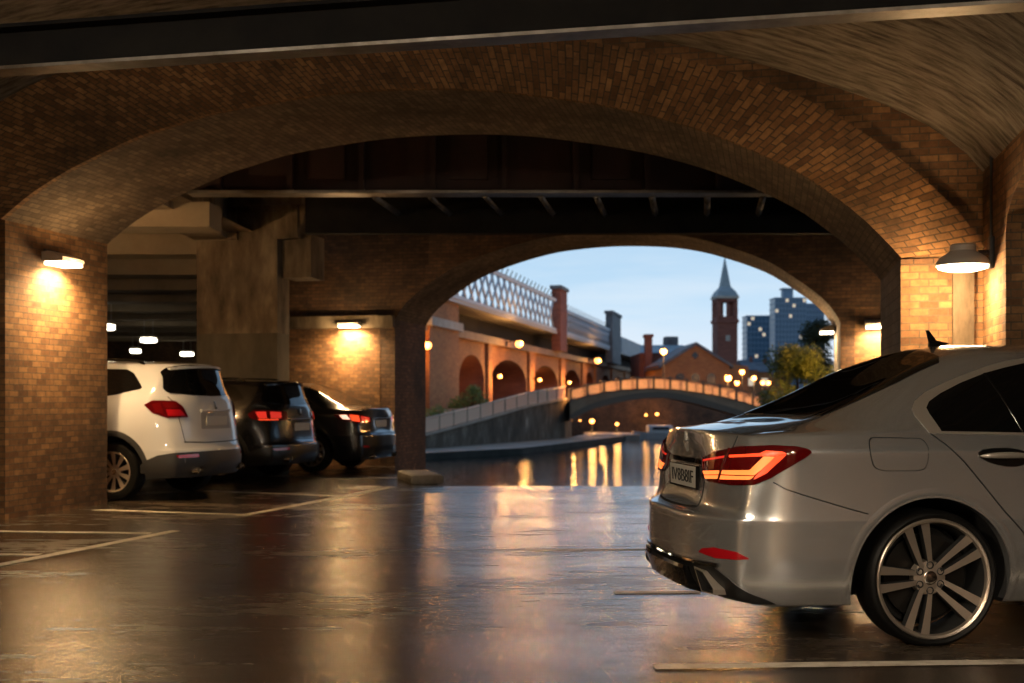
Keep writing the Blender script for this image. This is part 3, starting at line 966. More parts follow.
def cut_wheel_arches(ob, spots, R, t_in, t_out, liner):
    """cut round wheel housings into the body"""
    cut = []
    for (s, z, Rr) in spots:
        for sg in (1, -1):
            bm = bmesh.new()
            bmesh.ops.create_cone(bm, cap_ends=True, segments=72, radius1=Rr, radius2=Rr, depth=t_out - t_in)
            M = Matrix.Translation((s, sg * (t_in + t_out) / 2, z)) @ Matrix.Rotation(PI / 2, 4, 'X')
            bmesh.ops.transform(bm, matrix=M, verts=bm.verts)
            cut.append(bm)
    me = bpy.data.meshes.new('cut')
    allm = bmesh.new()
    for b in cut:
        t = bpy.data.meshes.new('t'); b.to_mesh(t); b.free(); allm.from_mesh(t); bpy.data.meshes.remove(t)
    allm.to_mesh(me); allm.free()
    me.materials.append(liner)
    co = bpy.data.objects.new('cut', me); COL.objects.link(co); co.parent = ob.parent
    md = ob.modifiers.new('b', 'BOOLEAN'); md.operation = 'DIFFERENCE'; md.object = co; md.solver = 'EXACT'; md.material_mode = 'TRANSFER'
    dg = bpy.context.evaluated_depsgraph_get(); dg.update()
    nm = bpy.data.meshes.new_from_object(ob.evaluated_get(dg))
    ob.modifiers.clear()
    old = ob.data
    ob.data = nm
    bpy.data.meshes.remove(old)
    bpy.data.objects.remove(co); bpy.data.meshes.remove(me)
    bm = bmesh.new(); bm.from_mesh(nm)
    for e in bm.edges:
        if len(e.link_faces) == 2 and e.calc_face_angle(0) > math.radians(50): e.smooth = False
    bm.to_mesh(nm); bm.free()

def wheel(parent, s, t, side, R, rim, width, style, z=None):
    """tyre with rim, brake disc and hub inside; outer face looks along side*y"""
    Mx = Matrix.Rotation(-PI / 2 * side, 4, 'X')          # local z -> side * y
    w2 = width / 2
    mb = MB()
    prof = [(rim - 0.012, -w2 * 0.8), (rim + 0.004, -w2), (rim * 0.55 + R * 0.45, -w2 * 1.02), (R - 0.014, -w2 * 0.98), (R - 0.006, -w2 * 0.86), (R, -w2 * 0.6)]
    for q in (-0.34, -0.30, -0.03, 0.03, 0.30, 0.34):
        prof.append((R - (0.0 if abs(q) in (0.34,) else 0.0), w2 * q))
    prof += [(R, w2 * 0.6), (R - 0.006, w2 * 0.86), (R - 0.014, w2 * 0.97), (rim * 0.55 + R * 0.45, w2 * 1.01), (rim * 0.8 + R * 0.2, w2 * 0.98), (rim + 0.003, w2 * 0.92), (rim - 0.012, w2 * 0.8)]
    mb.lathe(prof, 64, Mx)
    tyre = mb.build('wheel', rubber, parent, autosmooth=40)
    tyre.location = (s, t * side, R if z is None else z)
    face = w2 * 0.86
    mb = MB()
    mb.lathe([(rim - 0.03, -w2 * 0.8), (rim - 0.035, 0.0), (rim - 0.03, face * 0.55), (rim - 0.022, face * 0.9)], 64, Mx, 1)
    mb.lathe([(rim - 0.022, face * 0.9), (rim - 0.016, face * 1.08), (rim - 0.004, face * 1.14), (rim + 0.003, face * 1.06), (rim + 0.005, face * 0.9)], 64, Mx, 0)
    mb.lathe([(0.0, face * 0.62), (0.058, face * 0.62), (0.082, face * 0.56), (0.09, face * 0.2), (0.06, face * -0.1)], 32, Mx, 0)
    if style == 'twin':
        for k in range(5):
            a0 = PI + k * 2 * PI / 5
            for sd in (-1, 1):
                r0, r1 = 0.05, rim - 0.012
                o0, o1 = 0.020, 0.046
                h0, h1 = 0.011, 0.0235
                pts = []
                nseg = 6
                for q in range(nseg + 1):
                    f = q / nseg
                    r = r0 + (r1 - r0) * f
                    c = sd * (o0 + (o1 - o0) * f ** 0.8)
                    h = h0 + (h1 - h0) * f ** 1.2
                    zt = face * (0.60 + 0.36 * f)
                    pts.append((r, c, h, zt))
                def X(r, c, zz):
                    return Mx @ Vector((r * math.cos(a0) - c * math.sin(a0), r * math.sin(a0) + c * math.cos(a0), zz))
                for (r, c, h, zt), (r2, c2, h2, zt2) in zip(pts, pts[1:]):
                    mb.face([X(r, c - h, zt), X(r2, c2 - h2, zt2), X(r2, c2 + h2, zt2), X(r, c + h, zt)], None, 0, False)
                    mb.face([X(r, c - h, zt), X(r, c - h - 0.003, zt - 0.035), X(r2, c2 - h2 - 0.003, zt2 - 0.035), X(r2, c2 - h2, zt2)], None, 1, False)
                    mb.face([X(r, c + h, zt), X(r2, c2 + h2, zt2), X(r2, c2 + h2 + 0.003, zt2 - 0.035), X(r, c + h + 0.003, zt - 0.035)], None, 1, False)
    else:
        ns = 10
        for k in range(ns):
            a0 = PI / 2 + k * 2 * PI / ns
            def X(r, c, zz):
                return Mx @ Vector((r * math.cos(a0) - c * math.sin(a0), r * math.sin(a0) + c * math.cos(a0), zz))
            pts = [(0.05 + (rim - 0.062) * f, 0.016 + 0.016 * f, face * (0.58 + 0.36 * f)) for f in (0, 0.25, 0.5, 0.75, 1)]
            for (r, h, zt), (r2, h2, zt2) in zip(pts, pts[1:]):
                mb.face([X(r, -h, zt), X(r2, -h2, zt2), X(r2, h2, zt2), X(r, h, zt)], None, 0, False)
                mb.face([X(r, -h, zt), X(r, -h - 0.003, zt - 0.035), X(r2, -h2 - 0.003, zt2 - 0.035), X(r2, -h2, zt2)], None, 1, False)
                mb.face([X(r, h, zt), X(r2, h2, zt2), X(r2, h2 + 0.003, zt2 - 0.035), X(r, h + 0.003, zt - 0.035)], None, 1, False)
    rm = mb.build('rim', [alloy, alloy_dark], tyre)
    mb = MB()
    mb.lathe([(0.0, -w2 * 0.25), (rim * 0.72, -w2 * 0.25), (rim * 0.72, -w2 * 0.05), (0.0, -w2 * 0.05)], 40, Mx)
    mb.build('brake_disc', brake_iron, tyre)
    mb = MB()
    mb.lathe([(0.0, -w2 * 0.45), (rim - 0.05, -w2 * 0.45), (rim - 0.04, -w2 * 0.8), (0.0, -w2 * 0.82)], 40, Mx)
    mb.build('wheel_back', arch_dark, tyre)
    mb = MB()
    mb.lathe([(0.034, face * 0.60), (0.034, face * 0.68), (0.026, face * 0.72), (0.0, face * 0.725)], 28, Mx)
    mb.build('hub_cap', chrome, tyre)
    if style == 'twin':
        for k in range(6):
            a = PI / 2 + k * PI / 3
            mb = MB()
            M = Mx @ Matrix.Translation((0.062 * math.cos(a), 0.062 * math.sin(a), 0))
            mb.lathe([(0.019, face * 0.45), (0.019, face * 0.655), (0.0155, face * 0.67), (0.012, face * 0.60), (0.0, face * 0.60)], 14, M)
            mb.build('lug_nut', [alloy_dark], tyre)
    return tyre

def text_mesh(name, txt, size, m, parent, M, depth=0.002, width=None):
    cu = bpy.data.curves.new(name, 'FONT')
    cu.body = txt; cu.size = size; cu.extrude = depth; cu.align_x = 'CENTER'; cu.align_y = 'CENTER'
    o = bpy.data.objects.new(name, cu); COL.objects.link(o)
    dg = bpy.context.evaluated_depsgraph_get(); dg.update()
    me = bpy.data.meshes.new_from_object(o.evaluated_get(dg))
    bpy.data.objects.remove(o); bpy.data.curves.remove(cu)
    if width:
        w = max(v.co.x for v in me.vertices) - min(v.co.x for v in me.vertices)
        for v in me.vertices: v.co.x *= width / w
    me.materials.clear(); me.materials.append(m)
    me.transform(M)
    ob = bpy.data.objects.new(name, me)
    return link(ob, parent)

def sedan_cage():
    zl = [0.20, 0.30, 0.43, 0.615, 0.665, 0.80, 0.952, 1.04]
    tw = [0.82, 0.862, 0.890, 0.900, 0.897, 0.893, 0.894, 0.848]
    #          s      plan  shoulder z   rail(t,z)      mid(t,z)       in(t,z)       centre z   s offset of top
    st = [(-0.66, 0.985, 1.036), (-0.42, 0.997, 1.043), (-0.10, 1.0, 1.047), (0.28, 1.0, 1.043), (0.66, 1.0, 1.036), (1.10, 1.0, 1.026), (1.60, 1.0, 1.015), (2.05, 0.995, 1.0), (2.40, 0.985, 0.985), (2.85, 0.975, 0.94), (3.22, 0.94, 0.86)]
    top = [
        [(-0.685, 0.66, 1.052), (-0.69, 0.44, 1.068), (-0.69, 0.22, 1.075), (-0.69, 0, 1.077)],
        [(-0.455, 0.60, 1.117), (-0.41, 0.42, 1.121), (-0.385, 0.21, 1.123), (-0.375, 0, 1.124)],
        [(-0.10, 0.565, 1.268), (-0.06, 0.40, 1.293), (-0.035, 0.20, 1.306), (-0.03, 0, 1.31)],
        [(0.24, 0.53, 1.402), (0.29, 0.40, 1.446), (0.315, 0.20, 1.472), (0.32, 0, 1.48)],
        [(0.66, 0.60, 1.432), (0.66, 0.43, 1.482), (0.66, 0.22, 1.503), (0.66, 0, 1.509)],
        [(1.10, 0.605, 1.432), (1.10, 0.44, 1.482), (1.10, 0.22, 1.502), (1.10, 0, 1.508)],
        [(1.58, 0.59, 1.385), (1.53, 0.43, 1.438), (1.50, 0.22, 1.46), (1.49, 0, 1.467)],
        [(2.05, 0.67, 1.18), (1.95, 0.47, 1.235), (1.90, 0.24, 1.262), (1.89, 0, 1.268)],
        [(2.44, 0.74, 1.015), (2.36, 0.52, 1.04), (2.31, 0.26, 1.055), (2.30, 0, 1.06)],
        [(2.85, 0.70, 0.985), (2.85, 0.48, 1.0), (2.85, 0.24, 1.01), (2.85, 0, 1.012)],
        [(3.22, 0.62, 0.915), (3.25, 0.44, 0.93), (3.27, 0.22, 0.94), (3.27, 0, 0.942)],
    ]
    side = []
    # rear corner column
    rc = [(-0.915, 0.755, 0.22), (-0.93, 0.778, 0.31), (-0.935, 0.795, 0.43), (-0.93, 0.80, 0.615), (-0.912, 0.795, 0.665), (-0.885, 0.795, 0.80), (-0.86, 0.775, 0.94), (-0.845, 0.735, 1.018)]
    side.append(rc)
    s2 = [-0.80, -0.81, -0.815, -0.81, -0.80, -0.785, -0.77, -0.76]
    z2 = zl[:6] + [0.948, 1.029]
    f2 = [0.955, 0.955, 0.957, 0.957, 0.957, 0.957, 0.955, 0.94]
    side.append([(s2[k], tw[k] * f2[k], z2[k]) for k in range(8)])
    top.insert(0, [(-0.79, 0.652, 1.039), (-0.82, 0.432, 1.051), (-0.83, 0.215, 1.057), (-0.835, 0, 1.059)])
    for (s, pf, zs) in st:
        row = []
        for k in range(8):
            z = zl[k] if k < 7 else zs
            if k == 6: z = min(0.952, zs - 0.06)
            if s > 2.6: z = zl[0] + (z - zl[0]) * (1.0 if k == 7 else min(1, (zs - 0.2) / 0.84 + 0.03 * (7 - k) / 7))
            row.append((s, tw[k] * pf, z))
        side.append(row)
    zf = [0.20, 0.28, 0.38, 0.50, 0.54, 0.62, 0.70, 0.765]
    sf = [3.35, 3.40, 3.42, 3.42, 3.42, 3.41, 3.38, 3.33]
    side.append([(sf[k], tw[k] * (0.90 - 0.02 * k / 7), zf[k]) for k in range(8)])
    # rear face columns j = 0..3 (centre -> outwards), one row per level
    jt = [0.0, 0.21, 0.43, 0.64]
    rs = [[-1.01, -1.01, -0.99, -0.955], [-1.08, -1.08, -1.055, -1.005], [-1.105, -1.103, -1.08, -1.02], [-1.10, -1.098, -1.075, -1.015], [-1.02, -1.02, -1.01, -0.965], [-0.97, -0.975, -0.998, -0.955], [-0.975, -0.977, -0.972, -0.925], [-0.98, -0.972, -0.945, -0.893]]
    rz = [0.215, 0.305, 0.43, 0.615, 0.665, 0.80, 0.945, None]
    rtop = [1.043, 1.041, 1.034, 1.024]
    rear = [[(rs[k][j], jt[j], rz[k] if rz[k] else rtop[j]) for j in range(4)] for k in range(8)]
    fs = [3.52, 3.6, 3.64, 3.65, 3.65, 3.64, 3.6, 3.52]
    front = [[(fs[k] - 0.10 * (j / 3) ** 2, jt[j], zf[k] + (0.06 * (1 - j / 4) if k == 7 else 0)) for j in range(4)] for k in range(8)]
    def mid(p, q, ds=0.0, dt=0.0, dz=0.0, f=0.5):
        return (p[0] + (q[0] - p[0]) * f + ds, p[1] + (q[1] - p[1]) * f + dt, p[2] + (q[2] - p[2]) * f + dz)
    n = len(side)
    for k in range(8):
        rear[k].append(mid(rear[k][3], side[0][k], -0.002, 0.013, 0))
        front[k].append(mid(front[k][3], side[-1][k], 0.012, 0.012, 0))
    for i in range(len(top)):
        gh = 3 <= i <= 8
        top[i] = [mid(top[i][0], side[i + 1][7], 0, 0.018 if gh else 0.004, 0.012 if gh else 0.006)] + top[i]
    topL = [None] + [r[::-1] for r in top] + [None]
    jb = jt + [0.74]
    botL = [None] + [[(s_, jb[j], 0.2) for j in range(5)] for s_ in [-0.80] + [q[0] for q in st]] + [None]
    c = dict(side=side, rear=rear, front=front, top=topL, bottom=botL)
    c['level_crease'] = {3: 0.75, 2: 0.45, 6: 0.7, 7: 0.45, 0: 0.6}
    lip = list(rear[7])
    c['crease'] = [(lip, 0.75)]
    rail = [r[1] for r in top[3:9]]
    c['crease'].append((rail, 0.35))
    return c

def root_at(name, O, heading, label, cat='car'):
    return empty(name, O, heading, label, cat)

def arch_lip(name, body, s0, z0, r0, r1, m, parent, flip, a0=-14, a1=194, lifts=(-0.003, 0.0015, 0.002, 0.0)):
    mb = MB()
    rows = []
    n = 48
    for i in range(n + 1):
        a = math.radians(a0 + (a1 - a0) * i / n)
        row = []
        for k in range(4):
            r = r0 + (r1 - r0) * k / 3
            p, nn = body.hit(Vector((s0 + r * math.cos(a), 0.9 * flip, z0 + r * math.sin(a))), Vector((0, -flip, 0)))
            row.append(p + nn * lifts[k])
        p0 = row[0] + Vector((0, -0.05 * flip, 0))
        rows.append([p0] + row)
    for i in range(n):
        for k in range(4):
            mb.face([rows[i][k], rows[i + 1][k], rows[i + 1][k + 1], rows[i][k + 1]], None, 0, True)
    return mb.build(name, m, parent, autosmooth=50)

def bar_handle(name, m, parent, s0, s1, z, h, t, out, flip):
    """pull bar, thickest in the middle"""
    mb = MB()
    n, k = 14, 10
    rows = []
    for i in range(n + 1):
        f = i / n
        w = math.sin(PI * min(1, max(0, f))) ** 0.35 if 0 < f < 1 else 0.12
        c = Vector((s0 + (s1 - s0) * f, (t + out * math.sin(PI * f) ** 0.5) * flip, z + 0.004 * math.sin(PI * f)))
        rows.append([c + Vector((0, 0.011 * w * math.cos(2 * PI * q / k) * flip, h / 2 * w * math.sin(2 * PI * q / k))) for q in range(k)])
    for i in range(n):
        for q in range(k):
            mb.face([rows[i][q], rows[i + 1][q], rows[i + 1][(q + 1) % k], rows[i][(q + 1) % k]], None, 0, True)
    mb.face(rows[0], None); mb.face(rows[-1], None)
    return mb.build(name, m, parent)

def silver_sedan():
    root = root_at('sedan', (1.926, 6.711, 0), math.radians(8), 'silver-grey saloon car standing on the wet floor with its red tail lights lit', 'car')
    c = sedan_cage()
    v, f, cr = cage_faces(c)
    me = subdivide(v, f, cr, 3)
    me.name = 'body'
    me.materials.append(silver)
    me.materials.append(arch_dark)
    body = Body(me)
    bo = link(bpy.data.objects.new('body', me), root)
    cut_wheel_arches(bo, [(0.0, 0.315, 0.41), (2.81, 0.315, 0.40)], 0.4, 0.52, 1.2, arch_dark)
    for sd in (-1, 1):
        for s in (0.0, 2.81):
            wheel(root, s + 0.008, 0.778, sd, 0.336, 0.293, 0.215, 'twin', 0.328)
            arch_lip('wheel_arch_lip', body, s, 0.315, 0.409 if s == 0 else 0.399, 0.458 if s == 0 else 0.445, silver, root, sd)
    S = (0, -1, 0)
    C = (0.62, -0.78, 0)
    for fl in (-1, 1):
        # side windows in their bright frame
        fr = [(-0.004, .858, 1.037), (-0.045, .786, 1.121), (-0.044, .75, 1.155), (-0.012, .714, 1.193), (0.06, .682, 1.237), (0.184, .65, 1.288), (0.273, .635, 1.32), (0.421, .615, 1.37), (0.534, .609, 1.399), (0.634, .608, 1.415), (0.80, .61, 1.424), (1.05, .61, 1.424), (1.35, .61, 1.40), (1.62, .62, 1.335), (1.95, .68, 1.19), (2.2, .76, 1.075), (2.27, .82, 1.02), (2.2, .84, 1.012), (1.2, .86, 1.020), (0.48, .86, 1.025)]
        panel('window_trim', body, fr, S, satin, root, 0.003, step=0.03, flip=fl)
        gl = [(0.060, .85, 1.046), (0.032, .783, 1.131), (0.030, .755, 1.16), (0.057, .729, 1.19), (0.131, .699, 1.23), (0.258, .662, 1.284), (0.406, .641, 1.336), (0.518, .637, 1.365), (0.618, .636, 1.386), (0.80, .63, 1.40), (1.0, .63, 1.402), (1.06, .85, 1.032), (0.55, .85, 1.036)]
        g1 = panel('rear_door_glass', body, gl, S, glass_dark, root, 0.005, step=0.03, flip=fl)
        seam('quarter_bar', body, [(0.40, .7, 1.335), (0.44, .75, 1.2), (0.49, .85, 1.04)], S, 0.012, gloss_black, root, 0.0068, fl)
        g2 = [(1.11, .63, 1.402), (1.33, .62, 1.382), (1.58, .63, 1.32), (1.9, .69, 1.185), (2.12, .76, 1.085), (2.2, .8, 1.03), (1.17, .85, 1.03)]
        panel('front_door_glass', body, g2, S, glass_dark, root, 0.005, step=0.03, flip=fl)
        panel('pillar_trim', body, [(1.0, .63, 1.41), (1.11, .63, 1.41), (1.17, .85, 1.025), (1.06, .85, 1.027)], S, gloss_black, root, 0.0042, flip=fl)
        # shut lines
        seam('door_seam', body, [(-0.004, .858, 1.039), (0.061, .882, 0.986), (0.156, .899, 0.898), (0.259, .902, 0.78), (0.366, .897, 0.652), (0.462, .895, 0.552), (0.50, .89, 0.47), (0.51, .88, 0.30)], S, 0.006, seam_mat, root, 0.0012, fl)
        seam('door_seam', body, [(1.12, .86, 1.02), (1.13, .9, 0.8), (1.13, .89, 0.5), (1.11, .87, 0.29), (0.51, .87, 0.29)], S, 0.006, seam_mat, root, 0.0012, fl)
        seam('door_seam', body, [(2.27, .85, 1.0), (2.33, .89, 0.8), (2.3, .89, 0.5), (2.25, .86, 0.29), (1.11, .86, 0.29)], S, 0.006, seam_mat, root, 0.0012, fl)
        seam('bumper_seam', body, [(-0.80, .84, 0.806), (-0.744, .862, 0.773), (-0.66, .88, 0.745), (-0.582, .896, 0.721), (-0.432, .896, 0.676), (-0.34, .895, 0.651)], S, 0.005, seam_mat, root, 0.0012, fl)
        seam('lid_seam', body, [(-0.45, .60, 1.117), (-0.60, .62, 1.078), (-0.75, .63, 1.05), (-0.876, .607, 1.03), (-0.909, .628, 1.001), (-0.925, .622, 0.961)], (0.3, -0.5, -0.8), 0.006, seam_mat, root, 0.0012, fl)
        # door handles
        for s_ in (0.0, 1.17):
            panel('handle_recess', body, [(0.227 + s_, .894, 0.944), (0.25 + s_, .892, 0.957), (0.308 + s_, .89, 0.964), (0.384 + s_, .889, 0.966), (0.44 + s_, .891, 0.957), (0.50 + s_, .894, 0.935), (0.49 + s_, .9, 0.89), (0.43 + s_, .9, 0.873), (0.377 + s_, .9, 0.873), (0.328 + s_, .9, 0.882), (0.276 + s_, .899, 0.898), (0.238 + s_, .897, 0.918)], S, gloss_black, root, 0.002, step=0.02, flip=fl)
            h = bar_handle('door_handle', satin, root, 0.232 + s_, 0.50 + s_, 0.927, 0.032, 0.902, 0.024, fl)
        # tail lamp wrapping the corner
        tl = [(-0.984, .32, 0.893), (-0.965, .481, 0.936), (-0.907, .683, 0.969), (-0.776, .813, 0.978), (-0.684, .862, 0.974), (-0.645, .878, 0.965), (-0.619, .887, 0.951), (-0.648, .884, 0.927), (-0.72, .865, 0.879), (-0.80, .836, 0.825), (-0.873, .804, 0.79), (-0.94, .705, 0.783), (-0.983, .522, 0.786), (-0.995, .40, 0.786), (-0.99, .34, 0.821)]
        t = panel('tail_light', body, tl, C, lens_deep, root, 0.010, 0.012, 0.02, 0.012, fl)
        ai = [(-0.991, .373, 0.833), (-0.966, .569, 0.846), (-0.974, .56, 0.804), (-0.994, .429, 0.797)]
        for z0, z1 in ((0.0, 0.43), (0.53, 1.0)):
            lo = [ai[3], ai[2]]; hi = [ai[0], ai[1]]
            mixp = lambda a, b, q: tuple(x + (y - x) * q for x, y in zip(a, b))
            panel('light_bar', body, [mixp(lo[0], hi[0], z0), mixp(lo[1], hi[1], z0), mixp(lo[1], hi[1], z1), mixp(lo[0], hi[0], z1)], C, glow_amber, t, 0.0125, 0.002, 0.015, 0.004, fl)
        panel('light_bar', body, [(-0.97, .577, 0.803), (-0.89, .787, 0.813), (-0.868, .795, 0.830), (-0.966, .587, 0.823)], C, glow_amber, t, 0.0125, 0.002, 0.015, 0.003, fl)
        panel('light_bar', body, [(-0.965, .589, 0.828), (-0.868, .795, 0.835), (-0.838, .811, 0.862), (-0.774, .833, 0.927), (-0.823, .806, 0.926), (-0.887, .78, 0.858), (-0.96, .593, 0.848)], C, glow_amber, t, 0.0125, 0.002, 0.015, 0.003, fl)
        panel('red_band', body, [(-0.772, .834, 0.930), (-0.728, .855, 0.938), (-0.760, .845, 0.905), (-0.818, .824, 0.846), (-0.873, .799, 0.814), (-0.862, .80, 0.832), (-0.834, .812, 0.861)], C, glow_red, t, 0.0135, 0.002, 0.015, 0.003, fl)
        panel('red_band', body, [(-0.934, .628, 0.925), (-0.836, .793, 0.939), (-0.811, .805, 0.951), (-0.743, .845, 0.950), (-0.727, .855, 0.941), (-0.774, .834, 0.930), (-0.837, .796, 0.926), (-0.936, .632, 0.913)], C, glow_red, t, 0.0137, 0.002, 0.015, 0.002, fl)
        panel('red_band', body, [(-0.984, .36, 0.891), (-0.94, .60, 0.922), (-0.942, .605, 0.911), (-0.985, .363, 0.882)], C, glow_dim, t, 0.0137, 0.002, 0.015, 0.002, fl)
        panel('red_field', body, [(-0.99, .365, 0.876), (-0.95, .588, 0.905), (-0.966, .575, 0.852), (-0.99, .37, 0.840)], C, lens_red, t, 0.0122, 0.002, 0.015, 0.002, fl)
        panel('red_field', body, [(-0.94, .632, 0.909), (-0.84, .79, 0.922), (-0.885, .772, 0.862), (-0.958, .60, 0.853)], C, lens_red, t, 0.0122, 0.002, 0.015, 0.002, fl)
        seam('lamp_split', body, [(-0.93, .612, 0.958), (-0.947, .598, 0.904), (-0.959, .588, 0.848), (-0.972, .57, 0.786)], C, 0.012, lens_deep, t, 0.015, fl)
        # bumper reflector
        panel('reflector', body, [(-1.061, .503, 0.434), (-1.051, .54, 0.457), (-1.02, .64, 0.471), (-0.969, .79, 0.464), (-0.903, .816, 0.435), (-0.968, .789, 0.427), (-1.02, .64, 0.419)], (0.8, -0.6, 0), reflector_red, root, 0.004, 0.006, 0.02, 0.006, fl)
        # exhaust finisher
        ex = MB()
        o = [(.455, .352), (.565, .345), (.675, .268), (.665, .240), (.51, .232)]
        cx = sum(p[0] for p in o) / 5; cz = sum(p[1] for p in o) / 5
        i_ = [(cx + (a - cx) * 0.9, cz + (b - cz) * 0.86) for a, b in o]
        for k in range(5):
            a, b, c_, d_ = o[k], o[(k + 1) % 5], i_[(k + 1) % 5], i_[k]
            sk = lambda p: -1.075 + 0.10 * (p[0] - .45) + 0.16 * (.35 - p[1])
            ex.face([(sk(a), a[0] * fl, a[1]), (sk(b), b[0] * fl, b[1]), (sk(c_), c_[0] * fl, c_[1]), (sk(d_), d_[0] * fl, d_[1])])
            ex.face([(sk(a), a[0] * fl, a[1]), (sk(b), b[0] * fl, b[1]), (-0.85, b[0] * fl, b[1]), (-0.85, a[0] * fl, a[1])])
            ex.face([(sk(d_), d_[0] * fl, d_[1]), (sk(c_), c_[0] * fl, c_[1]), (-0.88, c_[0] * fl, c_[1]), (-0.88, d_[0] * fl, d_[1])], None, 1)
        ex.face([(-0.88, a * fl, b) for a, b in i_], None, 1)
        ex.build('exhaust_tip', [satin, black_plastic], root)
        # headlamp and mirror
        panel('headlight', body, [(3.22, .80, 0.80), (3.34, .78, 0.76), (3.50, .62, 0.74), (3.55, .52, 0.72), (3.55, .52, 0.62), (3.45, .72, 0.60), (3.3, .80, 0.68)], (-0.7, -0.7, 0), lens_clear, root, 0.006, 0.01, 0.03, 0.02, fl)
        mb = MB(); mb.bbox((2.08, 1.0 * fl, 1.06), (0.11, 0.2, 0.13), 0.04); mb.tube([(2.12, .82 * fl, 1.02), (2.10, .96 * fl, 1.03)], 0.022, 8)
        mb.build('mirror', silver, root)
    # rear and front screens
    rg = [(-0.395, 0, 1.120), (-0.41, .30, 1.121), (-0.453, .594, 1.117), (-0.295, .586, 1.18), (-0.02, .573, 1.297), (0.213, .533, 1.396), (0.25, .46, 1.428), (0.29, .25, 1.462), (0.30, 0, 1.472)]
    rg = rg + [(a, -b, c_) for a, b, c_ in rg[-2:0:-1]]
    panel('rear_window', body, rg, (0.45, 0, -0.9), glass_dark, root, 0.003, 0.005, 0.035)
    ws = [(2.28, 0, 1.062), (2.33, .35, 1.05), (2.42, .70, 1.022), (2.05, .64, 1.19), (1.58, .55, 1.395), (1.52, .3, 1.45), (1.49, 0, 1.462)]
    ws = ws + [(a, -b, c_) for a, b, c_ in ws[-2:0:-1]]
    panel('windscreen', body, ws, (-0.5, 0, -0.85), glass_dark, root, 0.003, 0.005, 0.04)
    panel('grille', body, [(3.55, -.42, .70), (3.55, .42, .70), (3.6, .36, .56), (3.6, -.36, .56)], (-1, 0, 0), gloss_black, root, 0.004, 0.01, 0.04, 0.03)
    # boot lid lower edge and sides, grip strip above the plate
    seam('lid_seam', body, [(-1.05, -.36, .648), (-1.055, -.2, .641), (-1.05, 0, .638), (-1.055, .2, .641), (-1.05, .36, .648)], (1, 0, 0), 0.013, seam_mat, root, 0.002)
    for fl in (-1, 1):
        seam('lid_seam', body, [(-0.995, .385 * fl, .79), (-1.0, .375 * fl, .72), (-1.02, .36 * fl, .648)], (1, 0, 0), 0.007, seam_mat, root, 0.0015)
    panel('lid_grip', body, [(-1, -.34, .862), (-1, .34, .862), (-1, .33, .89), (-1, -.33, .89)], (1, 0, 0), gloss_black, root, 0.006, 0.01, 0.03, 0.008)
    # number plate
    pl = MB(); pl.bbox((-1.0, -0.02, .788), (0.016, .50, .122), 0.006, Matrix.Rotation(-0.05, 3, 'Y'))
    po = pl.build('number_plate', plate_face, root)
    Mt = Matrix.Translation((-1.0095, -0.02, .788)) @ Matrix.Rotation(-0.05, 4, 'Y') @ Matrix.Rotation(-PI / 2, 4, 'Z') @ Matrix.Rotation(PI / 2, 4, 'X')
    text_mesh('plate_lettering', 'IV8B8IF', 0.098, plate_ink, po, Mt, 0.0015, 0.40)
    fb = MB()
    for (a, b, w, h) in ((-0.02, .732, .508, .010), (-0.02, .849, .508, .006), (-.272, .79, .008, .118), (.232, .79, .012, .118)):
        fb.box((-0.998, a, b), (0.022, w, h))
    fb.build('plate_frame', gloss_black, root)
    # emblem on the boot lid: four-pointed star
    mb = MB()
    st = []
    for k in range(8):
        a = PI / 2 + k * PI / 4
        r = (0.055 if k % 4 == 0 else 0.030) if k % 2 == 0 else 0.011
        st.append((r * math.cos(a), r * math.sin(a)))
    p0, n0 = body.hit(Vector((-1, 0.0, .975)), Vector((1, 0, 0)))
    top_ = p0 + n0 * 0.02
    U, W = Vector((0, 1, 0)), n0.cross(Vector((0, 1, 0))).normalized()
    ring = [p0 + U * a + W * b + n0 * 0.006 for a, b in st]
    base = [p + n0 * -0.012 for p in ring]
    for k in range(8):
        mb.face([ring[k], ring[(k + 1) % 8], top_]); mb.face([base[k], base[(k + 1) % 8], ring[(k + 1) % 8], ring[k]])
    mb.build('emblem', chrome, root)
    # black diffuser with its lip and raised middle
    df = [(-1.1, 0, .362), (-1.1, .20, .368), (-1.1, .40, .384), (-1.07, .574, .386), (-1.05, .62, .384), (-1.0, .62, .21), (-1.0, .4, .20), (-1.0, 0, .20)]
    df = df + [(a, -b, c_) for a, b, c_ in df[-2:0:-1]]
    panel('diffuser', body, df, (1, 0, 0), black_plastic, root, 0.004, 0.01, 0.035)
    for fl in (-1, 1):
        panel('diffuser_corner', body, [(-1.06, .60, .385), (-1.045, .655, .372), (-1.0, .745, .328), (-0.916, .785, .272), (-0.82, .81, .232), (-0.78, .815, .212), (-0.95, .76, .208), (-1.02, .60, .212)], C, black_plastic, root, 0.004, 0.01, 0.025, 0, fl)
    mb = MB()
    pro = [(-1.125, .352), (-1.13, .335), (-1.085, .225), (-1.0, .205), (-0.95, .30)]
    n = 12
    rows = []
    for i in range(n + 1):
        y = -.38 + .76 * i / n
        k = 1 - 0.10 * abs(y / .38) ** 3
        rows.append([(-0.95 + (a + 0.95) * k, y, b) for a, b in pro])
    for i in range(n):
        for k in range(4):
            mb.face([rows[i][k], rows[i + 1][k], rows[i + 1][k + 1], rows[i][k + 1]], None, 0, False)
    mb.face(rows[0]); mb.face(rows[-1])
    mb.build('diffuser_blade', gloss_black, root, autosmooth=30)
    lp = [body.hit(Vector((-1.1, y, .372 + .012 * abs(y) / .6)), Vector((1, 0, 0))) for y in [-.66 + 1.32 * i / 24 for i in range(25)]]
    mb = MB(); mb.tube([p + n_ * 0.006 for p, n_ in lp], 0.011, 8); mb.build('bumper_lip', gloss_black, root)
